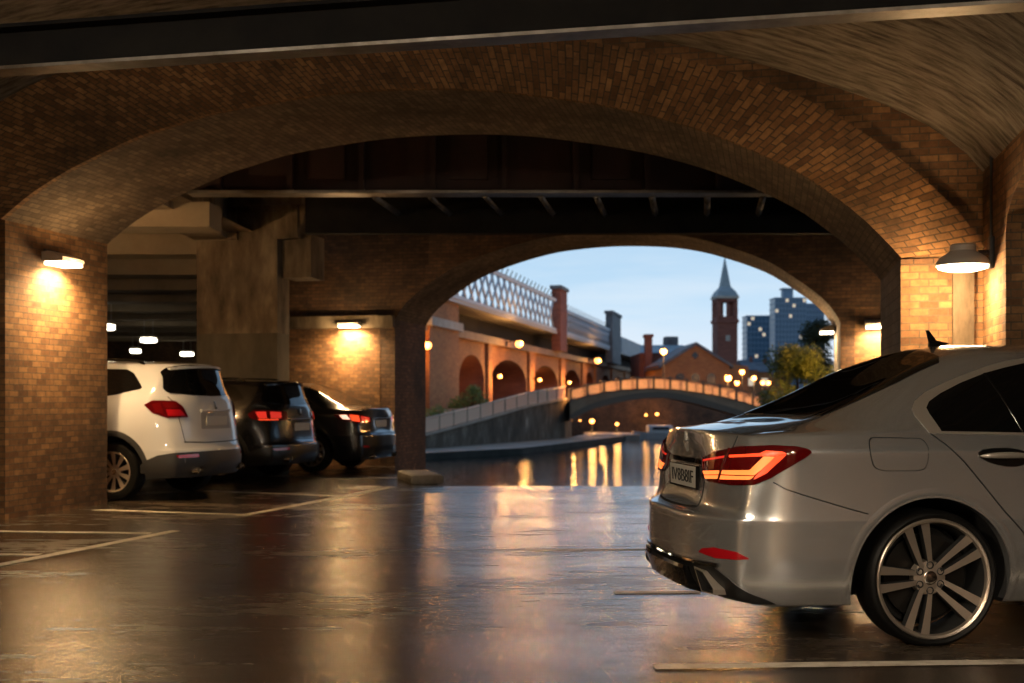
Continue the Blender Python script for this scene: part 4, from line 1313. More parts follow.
    # filler flap on the near side
    fd = [(-0.325, .866, 1.021), (-0.05, .87, 1.015), (-0.026, .886, 0.977), (-0.03, .898, 0.909), (-0.045, .9, 0.862), (-0.103, .9, 0.855), (-0.26, .899, 0.856), (-0.311, .897, 0.872), (-0.333, .891, 0.949)]
    sm = panel('flap_gap', body, fd, S, seam_mat, root, 0.0008, 0.004, 0.03, 0.035, -1)
    cx = sum(p[0] for p in fd) / len(fd); cz = sum(p[2] for p in fd) / len(fd)
    panel('fuel_flap', body, [(cx + (a - cx) * .972, b, cz + (z - cz) * .95) for a, b, z in fd], S, silver, root, 0.002, 0.004, 0.03, 0.033, -1)
    # shark-fin aerial
    mb = MB()
    zb = 1.494
    sec = []
    for f, h, w in ((0.0, 0.050, 0.012), (0.12, 0.046, 0.022), (0.4, 0.040, 0.026), (0.75, 0.030, 0.020), (1.0, 0.004, 0.004)):
        s_ = 0.43 + 0.145 * f
        sec.append([Vector((s_, w, zb - 0.012)), Vector((s_, w * 0.75, zb + h * 0.6)), Vector((s_, 0, zb + h)), Vector((s_, -w * 0.75, zb + h * 0.6)), Vector((s_, -w, zb - 0.012))])
    for a, b in zip(sec, sec[1:]):
        for k in range(4): mb.face([a[k], b[k], b[k + 1], a[k + 1]], None, 0, True)
    mb.face(sec[0]); mb.face(sec[-1])
    mb.prism([(0.412, -0.006, zb + 0.098), (0.428, -0.006, zb + 0.098), (0.475, -0.006, zb + 0.04), (0.432, -0.006, zb + 0.03)], (0, 0.012, 0))
    mb.build('aerial', gloss_black, root)
    return root, body
SIL, SIL_BODY = silver_sedan()

# ------------------------------------------------------------------ beyond the arch: canal, viaduct, bridge, town
WATER = -1.8
slate = noise_mat('slate_roof', [(0.3, (0.05, 0.055, 0.065)), (0.7, (0.13, 0.14, 0.15))], 0.8, (1, 1, 1), 0.6, 0.1)
lead = noise_mat('lead_roof', [(0.3, (0.16, 0.20, 0.21)), (0.7, (0.32, 0.37, 0.38))], 0.5, (1, 1, 1), 0.5, 0.1)
lattice_m = mat('lattice_paint', (0.42, 0.46, 0.50), 0.5)
panel_grey = noise_mat('parapet_grey', [(0.3, (0.20, 0.22, 0.24)), (0.7, (0.34, 0.36, 0.38))], 0.6, (1, 1, 1), 0.5, 0.1)
fascia = mat('fascia', (0.42, 0.40, 0.38), 0.6)
stone_pale = noise_mat('stone_pale', [(0.3, (0.28, 0.24, 0.19)), (0.7, (0.46, 0.41, 0.34))], 0.6, (1, 1, 1), 0.8, 0.2)
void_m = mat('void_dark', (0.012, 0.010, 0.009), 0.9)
wall_wet = noise_mat('retaining_wall', [(0.3, (0.035, 0.024, 0.014)), (0.5, (0.09, 0.065, 0.042)), (0.62, (0.15, 0.115, 0.08)), (0.70, (0.36, 0.28, 0.2))], 1.1, (1, 1, 0.45), 0.85, 0.4, bscale=3)
path_m = noise_mat('towpath_paving', [(0.3, (0.22, 0.17, 0.125)), (0.7, (0.4, 0.32, 0.24))], 0.7, (1, 1, 1), 0.6, 0.1)
rail_m = mat('railing_paint', (0.74, 0.47, 0.31), 0.5)
rail_dark = mat('railing_dark', (0.12, 0.08, 0.05), 0.5)
bridge_m = noise_mat('bridge_stone', [(0.3, (0.17, 0.095, 0.05)), (0.7, (0.31, 0.19, 0.105))], 0.6, (1, 1, 1), 0.7, 0.2)
screen_m = noise_mat('parapet_screen', [(0.3, (0.35, 0.26, 0.17)), (0.7, (0.6, 0.46, 0.3))], 2.5, (1, 1, 1), 0.7, 0.2)
earth = noise_mat('bank_earth', [(0.3, (0.02, 0.02, 0.012)), (0.7, (0.06, 0.05, 0.035))], 0.6, (1, 1, 1), 0.9, 0.2)
glass_blue = mat('tower_glass', (0.06, 0.13, 0.20), 0.3, spec=0.7)
tower_pale = mat('tower_frame', (0.15, 0.23, 0.31), 0.5)
win_warm = mat('window_lit', (1, 0.7, 0.4), 0.5, emit=(1.0, 0.78, 0.55), es=0.5)
win_dark = mat('window_dark', (0.02, 0.022, 0.028), 0.2)
bark = mat('bark', (0.05, 0.035, 0.022), 0.9)
def leaf_mat(name, a, b_):
    m, nt, b = nodes(name)
    tc = N(nt, 'ShaderNodeTexCoord')
    n = N(nt, 'ShaderNodeTexNoise', inp={'Scale': 2.2, 'Detail': 3.0})
    L(nt, tc.outputs['Object'], n.inputs['Vector'])
    L(nt, ramp(nt, n.outputs['Fac'], [(0.35, a), (0.65, b_)]), b.inputs['Base Color'])
    b.inputs['Roughness'].default_value = 0.6
    b.inputs['Subsurface Weight'].default_value = 0.0
    return m
leaf_g = leaf_mat('leaf_green', (0.07, 0.12, 0.02), (0.20, 0.24, 0.045))
leaf_d = leaf_mat('leaf_dark', (0.012, 0.028, 0.010), (0.03, 0.055, 0.016))
boat_white = mat('boat_white', (0.55, 0.53, 0.48), 0.4)
boat_dark = mat('boat_hull', (0.02, 0.025, 0.03), 0.4)

def foliage(mb, centre, rad, n, size, squash=1.0):
    """leaves scattered through a rounded clump"""
    c = Vector(centre)
    for _ in range(n):
        d = Vector((random.gauss(0, 1), random.gauss(0, 1), random.gauss(0, 1))).normalized()
        p = c + Vector((d.x * rad, d.y * rad, d.z * rad * squash)) * (random.random() ** 0.4)
        a = Vector((random.gauss(0, 1), random.gauss(0, 1), random.gauss(0, 0.6))).normalized()
        b = a.orthogonal().normalized()
        s_ = size * random.uniform(0.6, 1.3)
        mb.face([p, p + (a + b * 0.45) * s_ * 0.5, p + a * s_, p + (a - b * 0.45) * s_ * 0.5], [(0, 0)] * 4)

def vp(Y, z, off=0.0):
    """point of the viaduct front; off = towards the canal"""
    return Vector((-22 + 0.215 * Y + off * 0.978, Y - off * 0.21, z))

def viaduct():
    root = empty('viaduct', vp(84, -1.0), 0, 'long brick railway viaduct with lit arches and a lattice parapet beyond the canal', 'viaduct')
    def build(mb, name, m, parent=root):
        o = mb.build(name, m, parent)
        o.data.transform(Matrix.Translation(-root.location))
        if parent is not root: pass
        return o
    D = 6.0
    arches = [(84.9, 92.3), (94.6, 108.2), (111.4, 124.5), (128.0, 139.0), (142.7, 149.5), (156.5, 165.0), (169, 180), (184, 196)]
    spr, crown, top = 2.7, 4.55, 5.7
    mb, so = MB(), MB()
    prev = 72.0
    for (a, b) in arches:
        mb.face([vp(prev, -2), vp(a, -2), vp(a, top), vp(prev, top)])
        n = 16
        pr = [((a + b) / 2 - (b - a) / 2 * math.cos(PI * k / n), spr + (crown - spr) * math.sin(PI * k / n)) for k in range(n + 1)]
        for (y0, z0), (y1, z1) in zip(pr, pr[1:]):
            mb.face([vp(y0, z0), vp(y1, z1), vp(y1, top), vp(y0, top)])
            so.face([vp(y0, z0), vp(y1, z1), vp(y1, z1, -D), vp(y0, z0, -D)], None, 0, True)
        for y in (a, b): so.face([vp(y, -2), vp(y, spr), vp(y, spr, -D), vp(y, -2, -D)])
        build(so, 'arch_soffit', brick_red); so = MB()
        prev = b
    mb.face([vp(prev, -2), vp(235, -2), vp(235, top), vp(prev, top)])
    build(mb, 'arcade_wall', brick_big)
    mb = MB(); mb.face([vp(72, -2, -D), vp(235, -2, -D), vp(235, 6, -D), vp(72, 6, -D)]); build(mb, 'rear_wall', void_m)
    # string course and deck
    def bar(y0, y1, z0, z1, o0, o1):
        m_ = MB()
        q = [vp(y0, 0, o0), vp(y1, 0, o0), vp(y1, 0, o1), vp(y0, 0, o1)]
        for i in range(4):
            p, r = q[i], q[(i + 1) % 4]
            m_.face([p + Vector((0, 0, z0)), r + Vector((0, 0, z0)), r + Vector((0, 0, z1)), p + Vector((0, 0, z1))])
        m_.face([p + Vector((0, 0, z1)) for p in q]); m_.face([p + Vector((0, 0, z0)) for p in q][::-1])
        return m_
    build(bar(72, 235, 5.55, 6.1, -0.2, 0.5), 'string_course', bridge_m)
    build(bar(72, 235, 6.1, 7.75, -3.0, -1.6), 'gap_shade', void_m)  # near-black slab standing in for the shade of the open gap
    build(bar(72, 235, 7.75, 8.0, -D, 0.9), 'deck_edge', fascia)
    # pilasters with the downpipes between the arches
    for (a, b), (c, d) in zip(arches, arches[1:]):
        m_ = bar(b + 0.5, c - 0.5, -2, 5.55, -0.1, 0.25)
        build(m_, 'pilaster', brick_big)
    # big end pier with its stone cap
    p = build(bar(75.5, 82.6, -2, 8.0, -2, 0.6), 'end_pier', brick_big)
    build(bar(75.2, 82.9, 5.9, 6.45, -2, 0.85), 'pier_cap', stone_pale)
    # posts of the parapet
    for (a, b, h) in ((119.0, 122.8, 12.2), (158, 167, 12.6)):
        build(bar(a, b, 6.1, h, 0.35, 1.25), 'parapet_post', brick_red if h < 12.5 else slate)
        build(bar(a - 0.3, b + 0.3, h, h + 0.35, 0.2, 1.4), 'post_cap', slate)
    # lattice girders
    for (y0, y1, zt) in ((72, 118.2, 11.15), (124.5, 158, 10.55)):
        m_ = MB()
        for z0, z1 in ((8.0, 8.25), (zt - 0.3, zt)):
            b_ = bar(y0, y1, z0, z1, 0.72, 0.98)
            m_.v += [v for v in b_.v]; off = len(m_.v) - len(b_.v)
            m_.f += [tuple(i + off for i in f) for f in b_.f]; m_.uv += b_.uv; m_.mi += b_.mi; m_.sm += b_.sm
        build(m_, 'girder_chord', lattice_m)
        m_ = MB()
        y = y0
        st = 2.1 if zt > 11 else 1.8
        while y < y1 - 1.6:
            h = zt - 8.3
            for a, b in ((y, y + h * 1.1), (y + h * 1.1, y)):
                if max(a, b) < y1:
                    m_.tube([vp(a, 8.2, 0.85), vp(b, zt - 0.15, 0.85)], 0.10, 4)
            y += st
        build(m_, 'lattice_web', lattice_m)
        # cresting of short spikes on the top chord
        m_ = MB()
        y = y0
        while y < y1:
            m_.tube([vp(y, zt - 0.05, 0.85), vp(y - 0.5, zt + 0.45, 1.2)], 0.05, 4)
            y += 1.6
        m_.tube([vp(y0, zt + 0.02, 0.85), vp(y1, zt + 0.02, 0.85)], 0.06, 4)
        build(m_, 'cresting', steel_dark)
    m_ = bar(124.5, 158, 8.2, 10.3, 0.4, 0.6); build(m_, 'parapet_sheet', panel_grey)
    m_ = bar(171, 235, 7.9, 10.2, 0.5, 0.9); build(m_, 'parapet_sheet', panel_grey)
    return arches
ARCHES = viaduct()

def lantern(name, pos, label, power, r=0.22, arm=None, pole=None, group=None, cat='lamp'):
    """globe lamp; arm = vector from the wall plate to the globe, pole = height of its post"""
    base = Vector(pos) - Vector((0, 0, pole)) if pole else Vector(pos) - (Vector(arm) if arm else Vector((0, 0, 0)))
    root = empty(name, base, 0, label, cat, group)
    g = Vector(pos) - base
    if pole:
        mb = MB(); mb.tube([(0, 0, 0), (0, 0, 0.5), (0, 0, pole - r)], [0.10, 0.06, 0.05], 8); mb.lathe([(0.16, 0), (0.16, 0.12), (0.1, 0.2), (0.0, 0.2)], 12); mb.build('post', black_iron, root)
    elif arm:
        mb = MB(); mb.tube([(0, 0, 0.12), Vector(arm) * 0.6 + Vector((0, 0, 0.28)), g + Vector((0, 0, r))], 0.04, 6); mb.box((0, 0, 0.05), (0.12, 0.12, 0.4)); mb.build('bracket', black_iron, root)
    mb = MB()
    n = 10
    mb.lathe([(r * math.sin(PI * k / n), -r * math.cos(PI * k / n)) for k in range(n + 1)], 16, Matrix.Translation(g)); mb.build('globe', lamp_amber, root)
    mb = MB(); mb.lathe([(0.0, r * 1.25), (r * 0.6, r * 0.95), (r * 0.75, r * 0.72), (0, r * 0.72)], 12, Matrix.Translation(g)); mb.build('cap', black_iron, root)
    if power: point_light('lamp_light', g + Vector((0.0, -r - 0.25, -0.1)) if not arm else g + Vector(arm).normalized() * (r + 0.2), power, (1, 0.45, 0.12), 0.3, root)
    return root

def outdoors():
    # water and the ground beyond
    mb = MB(); mb.face([(-12, 16.9, WATER), (60, 16.9, WATER), (60, 110, WATER), (-12, 110, WATER)])
    structure(mb.build('canal_water', water_mat()))
    mb = MB(); mb.face([(-400, 16.9, WATER - 0.3), (500, 16.9, WATER - 0.3), (900, 1400, WATER - 0.3), (-800, 1400, WATER - 0.3)])
    structure(mb.build('ground', earth))
    # towpath and its edge
    W0 = [(-8.5, 52.0), (-4.4, 60.0), (0.6, 66.5), (6.1, 81.8), (9.3, 92.0), (9.8, 97.0)]
    W1 = [(-12.0, 50.0), (-4.75, 64.8), (-0.4, 74.2), (3.67, 83.0), (5.5, 92.0), (6.0, 99.0)]
    mb = MB()
    for i in range(len(W0) - 1):
        a, b, c, d = W0[i], W0[i + 1], W1[i + 1], W1[i]
        mb.face([(a[0], a[1], -1.45), (b[0], b[1], -1.45), (c[0], c[1], -1.45), (d[0], d[1], -1.45)])
    structure(mb.build('towpath_paving_surface', path_m))
    mb = MB()
    for a, b in zip(W0, W0[1:]): mb.face([(a[0], a[1], -2.3), (b[0], b[1], -2.3), (b[0], b[1], -1.45), (a[0], a[1], -1.45)])
    structure(mb.build('wall_towpath_edge', earth))
    # retaining wall rising with the ramp
    wl = [(-9.5, 55.0, -1.2), (-4.75, 64.8, -0.74), (-1.9, 71.0, -0.04), (1.0, 77.2, 0.75), (3.67, 83.0, 1.22)]
    root = empty('retaining_wall', (-4.75, 64.8, -1.45), 0, 'dark stained stone wall holding up the railed ramp beside the towpath', 'wall')
    def sub(mb, name, m, par=root):
        o = mb.build(name, m, par); o.data.transform(Matrix.Translation(-root.location)); return o
    mb = MB()
    for a, b in zip(wl, wl[1:]):
        mb.face([(a[0], a[1], -1.6), (b[0], b[1], -1.6), b, a])
        mb.face([a, b, (b[0] - .45, b[1] + .22, b[2]), (a[0] - .45, a[1] + .22, a[2])])
    mb.face([(3.67, 83, -1.8), (4.3, 86.5, -1.8), (4.3, 86.5, 1.22), (3.67, 83, 1.22)])
    sub(mb, 'masonry', wall_wet)
    mb = MB()
    for a, b in zip(wl, wl[1:]):
        A, B = Vector(a), Vector(b)
        n = (B - A).cross(Vector((0, 0, 1))).normalized() * 0.16
        up = Vector((0, 0, 0.14))
        mb.face([A + n, B + n, B + n + up, A + n + up]); mb.face([A + n + up, B + n + up, B - n + up, A - n + up]); mb.face([A - n, A - n + up, B - n + up, B - n])
    sub(mb, 'coping', path_m)
    # railing on top
    root2 = empty('railing', (-4.75, 64.8, -0.6), 0, 'pale metal railing climbing the ramp above the stained wall', 'railing')
    def sub2(mb, name, m):
        o = mb.build(name, m, root2); o.data.transform(Matrix.Translation(-root2.location)); return o
    inf, top_ = MB(), MB()
    H = 0.78
    tot = 0
    for a, b in zip(wl, wl[1:]):
        A, B = Vector(a) + Vector((0, 0, 0.14)), Vector(b) + Vector((0, 0, 0.14))
        ln = (B - A).length
        k = max(1, int(round(ln / 1.75)))
        for i in range(k):
            p = A.lerp(B, i / k)
            m_ = MB(); m_.box(p + Vector((0, 0, (H + .1) / 2)), (0.1, 0.1, H + .1)); sub2(m_, 'post', rail_dark)
        nb = int(ln / 0.13)
        for i in range(nb):
            p = A.lerp(B, (i + 0.5) / nb)
            inf.tube([p + Vector((0, 0, 0.06)), p + Vector((0, 0, H - 0.04))], 0.036, 4, caps=False)
        top_.tube([A + Vector((0, 0, H)), B + Vector((0, 0, H))], 0.055, 6)
        inf.tube([A + Vector((0, 0, 0.06)), B + Vector((0, 0, 0.06))], 0.04, 4)
    sub2(inf, 'baluster', rail_m); sub2(top_, 'handrail', rail_m)
    # ground behind the ramp in front of the viaduct
    mb = MB(); mb.face([(-12, 60, -1.3), (-7.5, 66, -0.75), (-2, 79, 0.75), (0.7, 84.4, 1.2), (6, 110, 1.2), (28, 235, 0.5), (-60, 235, 0.5), (-30, 60, -0.9)])
    structure(mb.build('terrace_ground', path_m))

    # ---------------- footbridge
    Yb = 82.0
    k = Yb / 1200
    def bx(px): return (px - 512) * k
    def bz(py): return CAM_H + (400 - py) * k
    topc = smooth_curve([(bx(530), bz(404), 0), (bx(565), bz(391), 0), (bx(600), bz(382), 0), (bx(632), bz(378), 0), (bx(664), bz(377.5), 0), (bx(697), bz(381), 0), (bx(729), bz(387), 0), (bx(768), bz(398), 0), (bx(790), bz(404), 0)], 60)
    arc = smooth_curve([(bx(566), bz(424), 0), (bx(582), bz(414), 0), (bx(600), bz(407), 0), (bx(632), bz(400), 0), (bx(664), bz(398), 0), (bx(697), bz(404), 0), (bx(742), bz(417), 0), (bx(762), bz(426), 0), (bx(790), bz(440), 0)], 60)
    root3 = empty('footbridge', (bx(566), Yb, -1.5), 0, 'low arched footbridge over the canal with its parapet glowing orange', 'bridge')
    def sub3(mb, name, m, par=None):
        o = mb.build(name, m, par or root3); o.data.transform(Matrix.Translation(-root3.location)); return o
    def ztop(x): return interp([(p.x, p.y) for p in topc], x)
    def zarc(x): return interp([(p.x, p.y) for p in arc], x)
    Wd = 3.2
    PH = 0.78
    xs = [bx(570) + (bx(788) - bx(570)) * i / 56 for i in range(57)]
    mb = MB()
    x0 = bx(566)
    for a, b in zip(xs, xs[1:]):
        za, zb = ztop(a) - PH, ztop(b) - PH
        la = zarc(a) if a >= x0 else -1.9
        lb = zarc(b) if b >= x0 else -1.9
        for y in (Yb, Yb + Wd): mb.face([(a, y, la), (b, y, lb), (b, y, zb), (a, y, za)])
        mb.face([(a, Yb, la), (a, Yb + Wd, la), (b, Yb + Wd, lb), (b, Yb, lb)])
        mb.face([(a, Yb, za), (b, Yb, zb), (b, Yb + Wd, zb), (a, Yb + Wd, za)])
    sub3(mb, 'arch_span', bridge_m)
    for y, nm in ((Yb - 0.12, 'rib'), ):
        mb = MB()
        for a, b in zip(xs, xs[1:]):
            if a < x0: continue
            mb.face([(a, y, zarc(a)), (b, y, zarc(b)), (b, y, zarc(b) + 0.42), (a, y, zarc(a) + 0.42)])
            mb.face([(a, y, zarc(a)), (a, Yb + .1, zarc(a)), (b, Yb + .1, zarc(b)), (b, y, zarc(b))])
            mb.face([(a, y, zarc(a) + .42), (b, y, zarc(b) + .42), (b, Yb + .1, zarc(b) + .42), (a, Yb + .1, zarc(a) + .42)])
        sub3(mb, 'arch_rib', rail_dark)
    # parapets: posts, rails, pierced screens
    for y in (Yb + 0.05, Yb + Wd - 0.05):
        near = y < Yb + 1
        rl = MB()
        for a, b in zip(xs, xs[1:]):
            for dz, hh in ((0, 0.09), (-PH + 0.03, 0.09)):
                za, zb = ztop(a) + dz, ztop(b) + dz
                for yy in (y - 0.08, y + 0.08): rl.face([(a, yy, za - hh), (b, yy, zb - hh), (b, yy, zb), (a, yy, za)])
                rl.face([(a, y - .08, za), (b, y - .08, zb), (b, y + .08, zb), (a, y + .08, za)]); rl.face([(a, y - .08, za - hh), (a, y + .08, za - hh), (b, y + .08, zb - hh), (b, y - .08, zb - hh)])
        sub3(rl, 'parapet_rail', rail_dark)
        sc = MB()
        n_p = 13
        xa, xb = bx(571), bx(786)
        for i in range(n_p + 1):
            x = xa + (xb - xa) * i / n_p
            m_ = MB(); m_.box((x, y, ztop(x) - PH / 2 + 0.03), (0.16, 0.2, PH + 0.12)); sub3(m_, 'parapet_post', rail_dark)
            if i < n_p:
                xn = xa + (xb - xa) * (i + 1) / n_p
                if near:
                    for q in range(9):
                        xx = x + (xn - x) * (q + 0.5) / 9
                        sc.tube([(xx, y, ztop(xx) - PH + .05), (xx, y, ztop(xx) - .05)], 0.028, 4, caps=False)
                else:
                    sc.box(((x + xn) / 2, y, ztop((x + xn) / 2) - PH / 2), (xn - x - 0.1, 0.06, PH - 0.1))
        sub3(sc, 'parapet_bars' if near else 'parapet_screen', rail_m if near else screen_m)
    for i in range(7):
        x = bx(575 + i * 32)
        point_light('deck_light', Vector((x, Yb + 1.3, ztop(x) - 0.45)) - root3.location, 190, (1, 0.42, 0.1), 0.1, root3)
    # far quay behind the bridge
    mb = MB()
    mb.face([(3, 104, -2.1), (34, 104, -2.1), (34, 104, 1.4), (3, 104, 1.4)]); mb.face([(3, 104, 1.4), (34, 104, 1.4), (60, 240, 1.4), (3, 240, 1.4)])
    structure(mb.build('wall_far_quay', brick_dark))
    # right bank
    mb = MB()
    mb.face([(6.0, 22, -2.1), (6.3, 40, -2.1), (6.3, 40, -0.25), (6.0, 22, -0.25)]); mb.face([(6.3, 40, -2.1), (11.8, 60, -2.1), (11.8, 60, -0.25), (6.3, 40, -0.25)]); mb.face([(11.8, 60, -2.1), (16.5, 80, -2.1), (16.5, 80, -0.25), (11.8, 60, -0.25)])
    mb.face([(6.0, 22, -0.25), (6.3, 40, -0.25), (11.8, 60, -0.25), (16.5, 80, -0.25), (20, 103, -0.25), (60, 103, -0.25), (60, 22, -0.25)])
    structure(mb.build('right_bank_ground', earth))
    mb = MB()
    mb.prism([(10.5, 26, -0.25), (15.5, 52, -0.25), (30, 52, -0.25), (30, 26, -0.25)], (0, 0, 9.5))
    structure(mb.build('wall_sky_block', brick_dark))  # unseen block added to keep sky reflections off the parked cars
    # low quay spur and the moored boat
    mb = MB()
    mb.prism([(5.9, 88, -1.9), (9.6, 90, -1.9), (9.4, 96, -1.9), (5.8, 97, -1.9)], (0, 0, 0.5))
    structure(mb.build('landing_stage_ground', path_m))
    root4 = empty('canal_boat', (11.9, 93, WATER), 0.12, 'small white moored boat on the water beyond the footbridge arch', 'boat')
    mb = MB()
    hs = [(-2.6, 0.35, 0.62), (-1.6, 0.7, 0.5), (0, 0.85, 0.45), (1.5, 0.7, 0.5), (2.6, 0.08, 0.7)]
    sec = [[Vector((x, -w, h)), Vector((x, -w * 0.8, -0.15)), Vector((x, w * 0.8, -0.15)), Vector((x, w, h))] for x, w, h in hs]
    for a, b in zip(sec, sec[1:]):
        for q in range(3): mb.face([a[q], b[q], b[q + 1], a[q + 1]])
        mb.face([a[0], a[3], b[3], b[0]])
    mb.face(sec[0]); mb.face(sec[-1])
    mb.build('hull', boat_white, root4)
    mb = MB(); mb.bbox((-0.5, 0, 0.75), (1.9, 1.1, 0.6), 0.12); mb.build('cabin', boat_white, root4)
    mb = MB(); mb.box((-0.5, -0.56, 0.8), (1.3, 0.02, 0.22)); mb.build('cabin_window', win_dark, root4)

    # ---------------- lamps along the viaduct
    for px, Y, lab in ((489, 94.0, 'first pilaster lantern of the viaduct counted from the big end pier'), (531, 110.2, 'second pilaster lantern of the viaduct, between its two widest dark arches'), (562, 126.5, 'third pilaster lantern of the viaduct, below the brick parapet post')):
        lantern('wall_lantern', vp(Y, 3.05, 0.85), lab, 520, 0.17, Vector((0.6, -0.13, 0)), group='lanterns on the viaduct pilasters')
    lantern('wall_lantern', vp(90.2, 3.1, -2.2), 'small lamp inside the first viaduct arch beside the bush', 70, 0.15, Vector((0.0, -0.5, 0)))
    lantern('wall_lantern', vp(121.5, 2.85, -2.2), 'small lamp inside the third viaduct arch', 70, 0.15, Vector((0.0, -0.5, 0)))
    lantern('bracket_lamp', vp(97.6, 5.75, 1.62), 'bright bracket lamp just under the viaduct string course above the second arch', 650, 0.30, Vector((1.0, -0.215, 0)))
    lantern('bracket_lamp', vp(142, 5.85, 1.62), 'bright bracket lamp on the far viaduct wall near the grey parapet post', 700, 0.36, Vector((1.0, -0.215, 0)))
    lantern('bracket_lamp', vp(74.8, 4.6, 0.66), 'amber lamp beside the big end pier at the stone edge of the far arch', 250, 0.27, Vector((-0.1, -0.65, 0)))
    # street lamps of the town
    for (px, py, Y, pole, r, lab, pw) in ((663.5, 351.5, 112, 4.3, 0.30, 'tall street lamp left of the orange gabled hall', 1500), (728, 378, 112, 1.9, 0.32, 'brightest street lamp at the foot of the church tower', 1800), (742, 372, 118, 2.6, 0.26, 'street lamp right of the church tower, higher than its neighbours', 600), (754, 378, 120, 2.2, 0.26, 'street lamp below the near tower block', 400), (762.5, 382.6, 122, 1.7, 0.22, 'left one of two low street lamps touching the tree crown', 200), (768.5, 382.8, 123, 1.7, 0.22, 'right one of two low street lamps touching the tree crown', 200), (737, 383, 110, 1.5, 0.22, 'small low lamp just over the bridge parapet', 300), (669, 363, 144, 5.0, 0.14, 'small distant lamp against the hall gable', 0)):
        p = at(px, py, Y)
        lantern('street_lamp', p, lab, pw, r, None, max(0.6, p.z - 1.4))
    for px, py, lab in ((571, 420.5, 'left one of two small lamps under the footbridge by the abutment'), (580, 420.5, 'right one of two small lamps under the footbridge by the abutment')):
        lantern('wall_lantern', at(px, py, 98), lab, 8, 0.07, Vector((0.0, -0.4, 0)))
    lantern('quay_lamp', at(592, 421, 96), 'tall lit lamp on the landing under the footbridge', 110, 0.2, None, at(592, 421, 96).z + 1.4)
    lantern('quay_lamp', at(646, 415, 103), 'small dim lamp on the far quay wall, left of the lamp below the bridge crown', 40, 0.10, Vector((0, -0.5, 0)))
    lantern('quay_lamp', at(657, 414, 103), 'small lamp on the far quay below the crown of the footbridge', 60, 0.13, Vector((0, -0.5, 0)))
    lantern('quay_lamp', at(617, 424, 96), 'lamp beside the landing stage under the footbridge', 60, 0.13, None, at(617, 424, 96).z + 1.4)

    lantern('street_lamp', (7.4, 25.2, 2.5), 'unseen fill lamp added on the right bank, behind the right pier of the far arch', 260, 0.18, None, 2.72)  # hidden lamp added to brighten the tree by the arch

    # ---------------- church tower
    Y = 190.0
    q = Y / 1200
    c = Vector(((727 - 512) * q, Y + 2, 0))
    root5 = empty('church_tower', (c.x, c.y, 1.0), math.radians(6), 'slender red brick church tower with a pointed grey spire', 'tower')
    zz = lambda py: CAM_H + (400 - py) * q - 1.0
    w = 20.5 * q
    mb = MB(); mb.box((0, 0, zz(322) / 2), (w, w, zz(322))); mb.build('shaft', brick_red, root5)
    mb = MB(); mb.box((0, 0, zz(321)), (w * 1.12, w * 1.12, 0.5)); mb.build('cornice', brick_red, root5)
    mb = MB(); mb.box((0, 0, zz(297)), (w * 1.12, w * 1.12, 0.4)); mb.build('cornice', stone_pale, root5)
    bel = MB()
    h0, h1 = zz(320), zz(297)
    for sx in (-1, 1):
        for sy in (-1, 1): bel.box((sx * w * 0.42, sy * w * 0.42, (h0 + h1) / 2), (w * 0.18, w * 0.18, h1 - h0))
    for a in range(4):
        M = Matrix.Rotation(a * PI / 2, 3, 'Z')
        bel.box(M @ Vector((0, -w * 0.45, 0)) + Vector((0, 0, (h0 + h1) / 2)), (w * 0.10, w * 0.10, h1 - h0), M)
        bel.box(M @ Vector((0, -w * 0.45, 0)) + Vector((0, 0, h1 - 0.35)), (w * 0.9, w * 0.12, 0.7), M)
        bel.box(M @ Vector((0, -w * 0.45, 0)) + Vector((0, 0, h0 + 0.3)), (w * 0.9, w * 0.12, 0.6), M)
    bel.build('belfry', brick_red, root5)
    mb = MB(); mb.lathe([(w * 0.78, zz(296)), (w * 0.62, zz(291)), (w * 0.34, zz(286)), (w * 0.30, zz(283)), (0.0, zz(254))], 4, Matrix.Rotation(PI / 4, 4, 'Z'))
    for i in range(len(mb.sm)): mb.sm[i] = False
    mb.build('spire', lead, root5)
    mb = MB(); mb.box((0.05, -w / 2 - 0.02, zz(338)), (0.7, 0.06, 0.9)); mb.build('clock_face', stone_pale, root5)

    # ---------------- gabled hall
    Y = 132.0
    q = Y / 1200
    def hp(px, py, d=0): return ((px - 512) * q, Y + d, CAM_H + (400 - py) * q)
    root6 = empty('gabled_hall', ((696 - 512) * q, Y, 1.0), 0, 'orange-lit brick hall with a broad gable beyond the footbridge', 'building')
    def sub6(mb, name, m):
        o = mb.build(name, m, root6); o.data.transform(Matrix.Translation(-root6.location)); return o
    mb = MB()
    gable = [hp(662, 400), hp(730, 400), hp(730, 363), hp(696, 343.5), hp(662, 363)]
    mb.prism(gable, (0, 16, 0)); sub6(mb, 'brick_walls', brick_big)
    mb = MB()
    for a, b in (((659, 365), (696, 342)), ((696, 342), (733, 365))):
        A, B = Vector(hp(*a)), Vector(hp(*b))
        for o in (Vector((0, 0, 0)),):
            mb.face([A + Vector((0, -.3, 0)), B + Vector((0, -.3, 0)), B + Vector((0, 16, 0)), A + Vector((0, 16, 0))]); mb.face([A + Vector((0, -.3, 0)), A + Vector((0, -.3, -.35)), B + Vector((0, -.3, -.35)), B + Vector((0, -.3, 0))])
            mb.face([A + Vector((0, -.3, -.35)), B + Vector((0, -.3, -.35)), B + Vector((0, 16, -.35)), A + Vector((0, 16, -.35))])
    sub6(mb, 'roof', slate)
    mb = MB(); mb.lathe([(0.0, 0.05), (0.42, 0.05), (0.42, -0.05)], 4, Matrix.Translation(Vector(hp(695, 355.5)) + Vector((0, -0.05, 0))) @ Matrix.Rotation(PI / 2, 4, 'X')); sub6(mb, 'gable_window', win_dark)
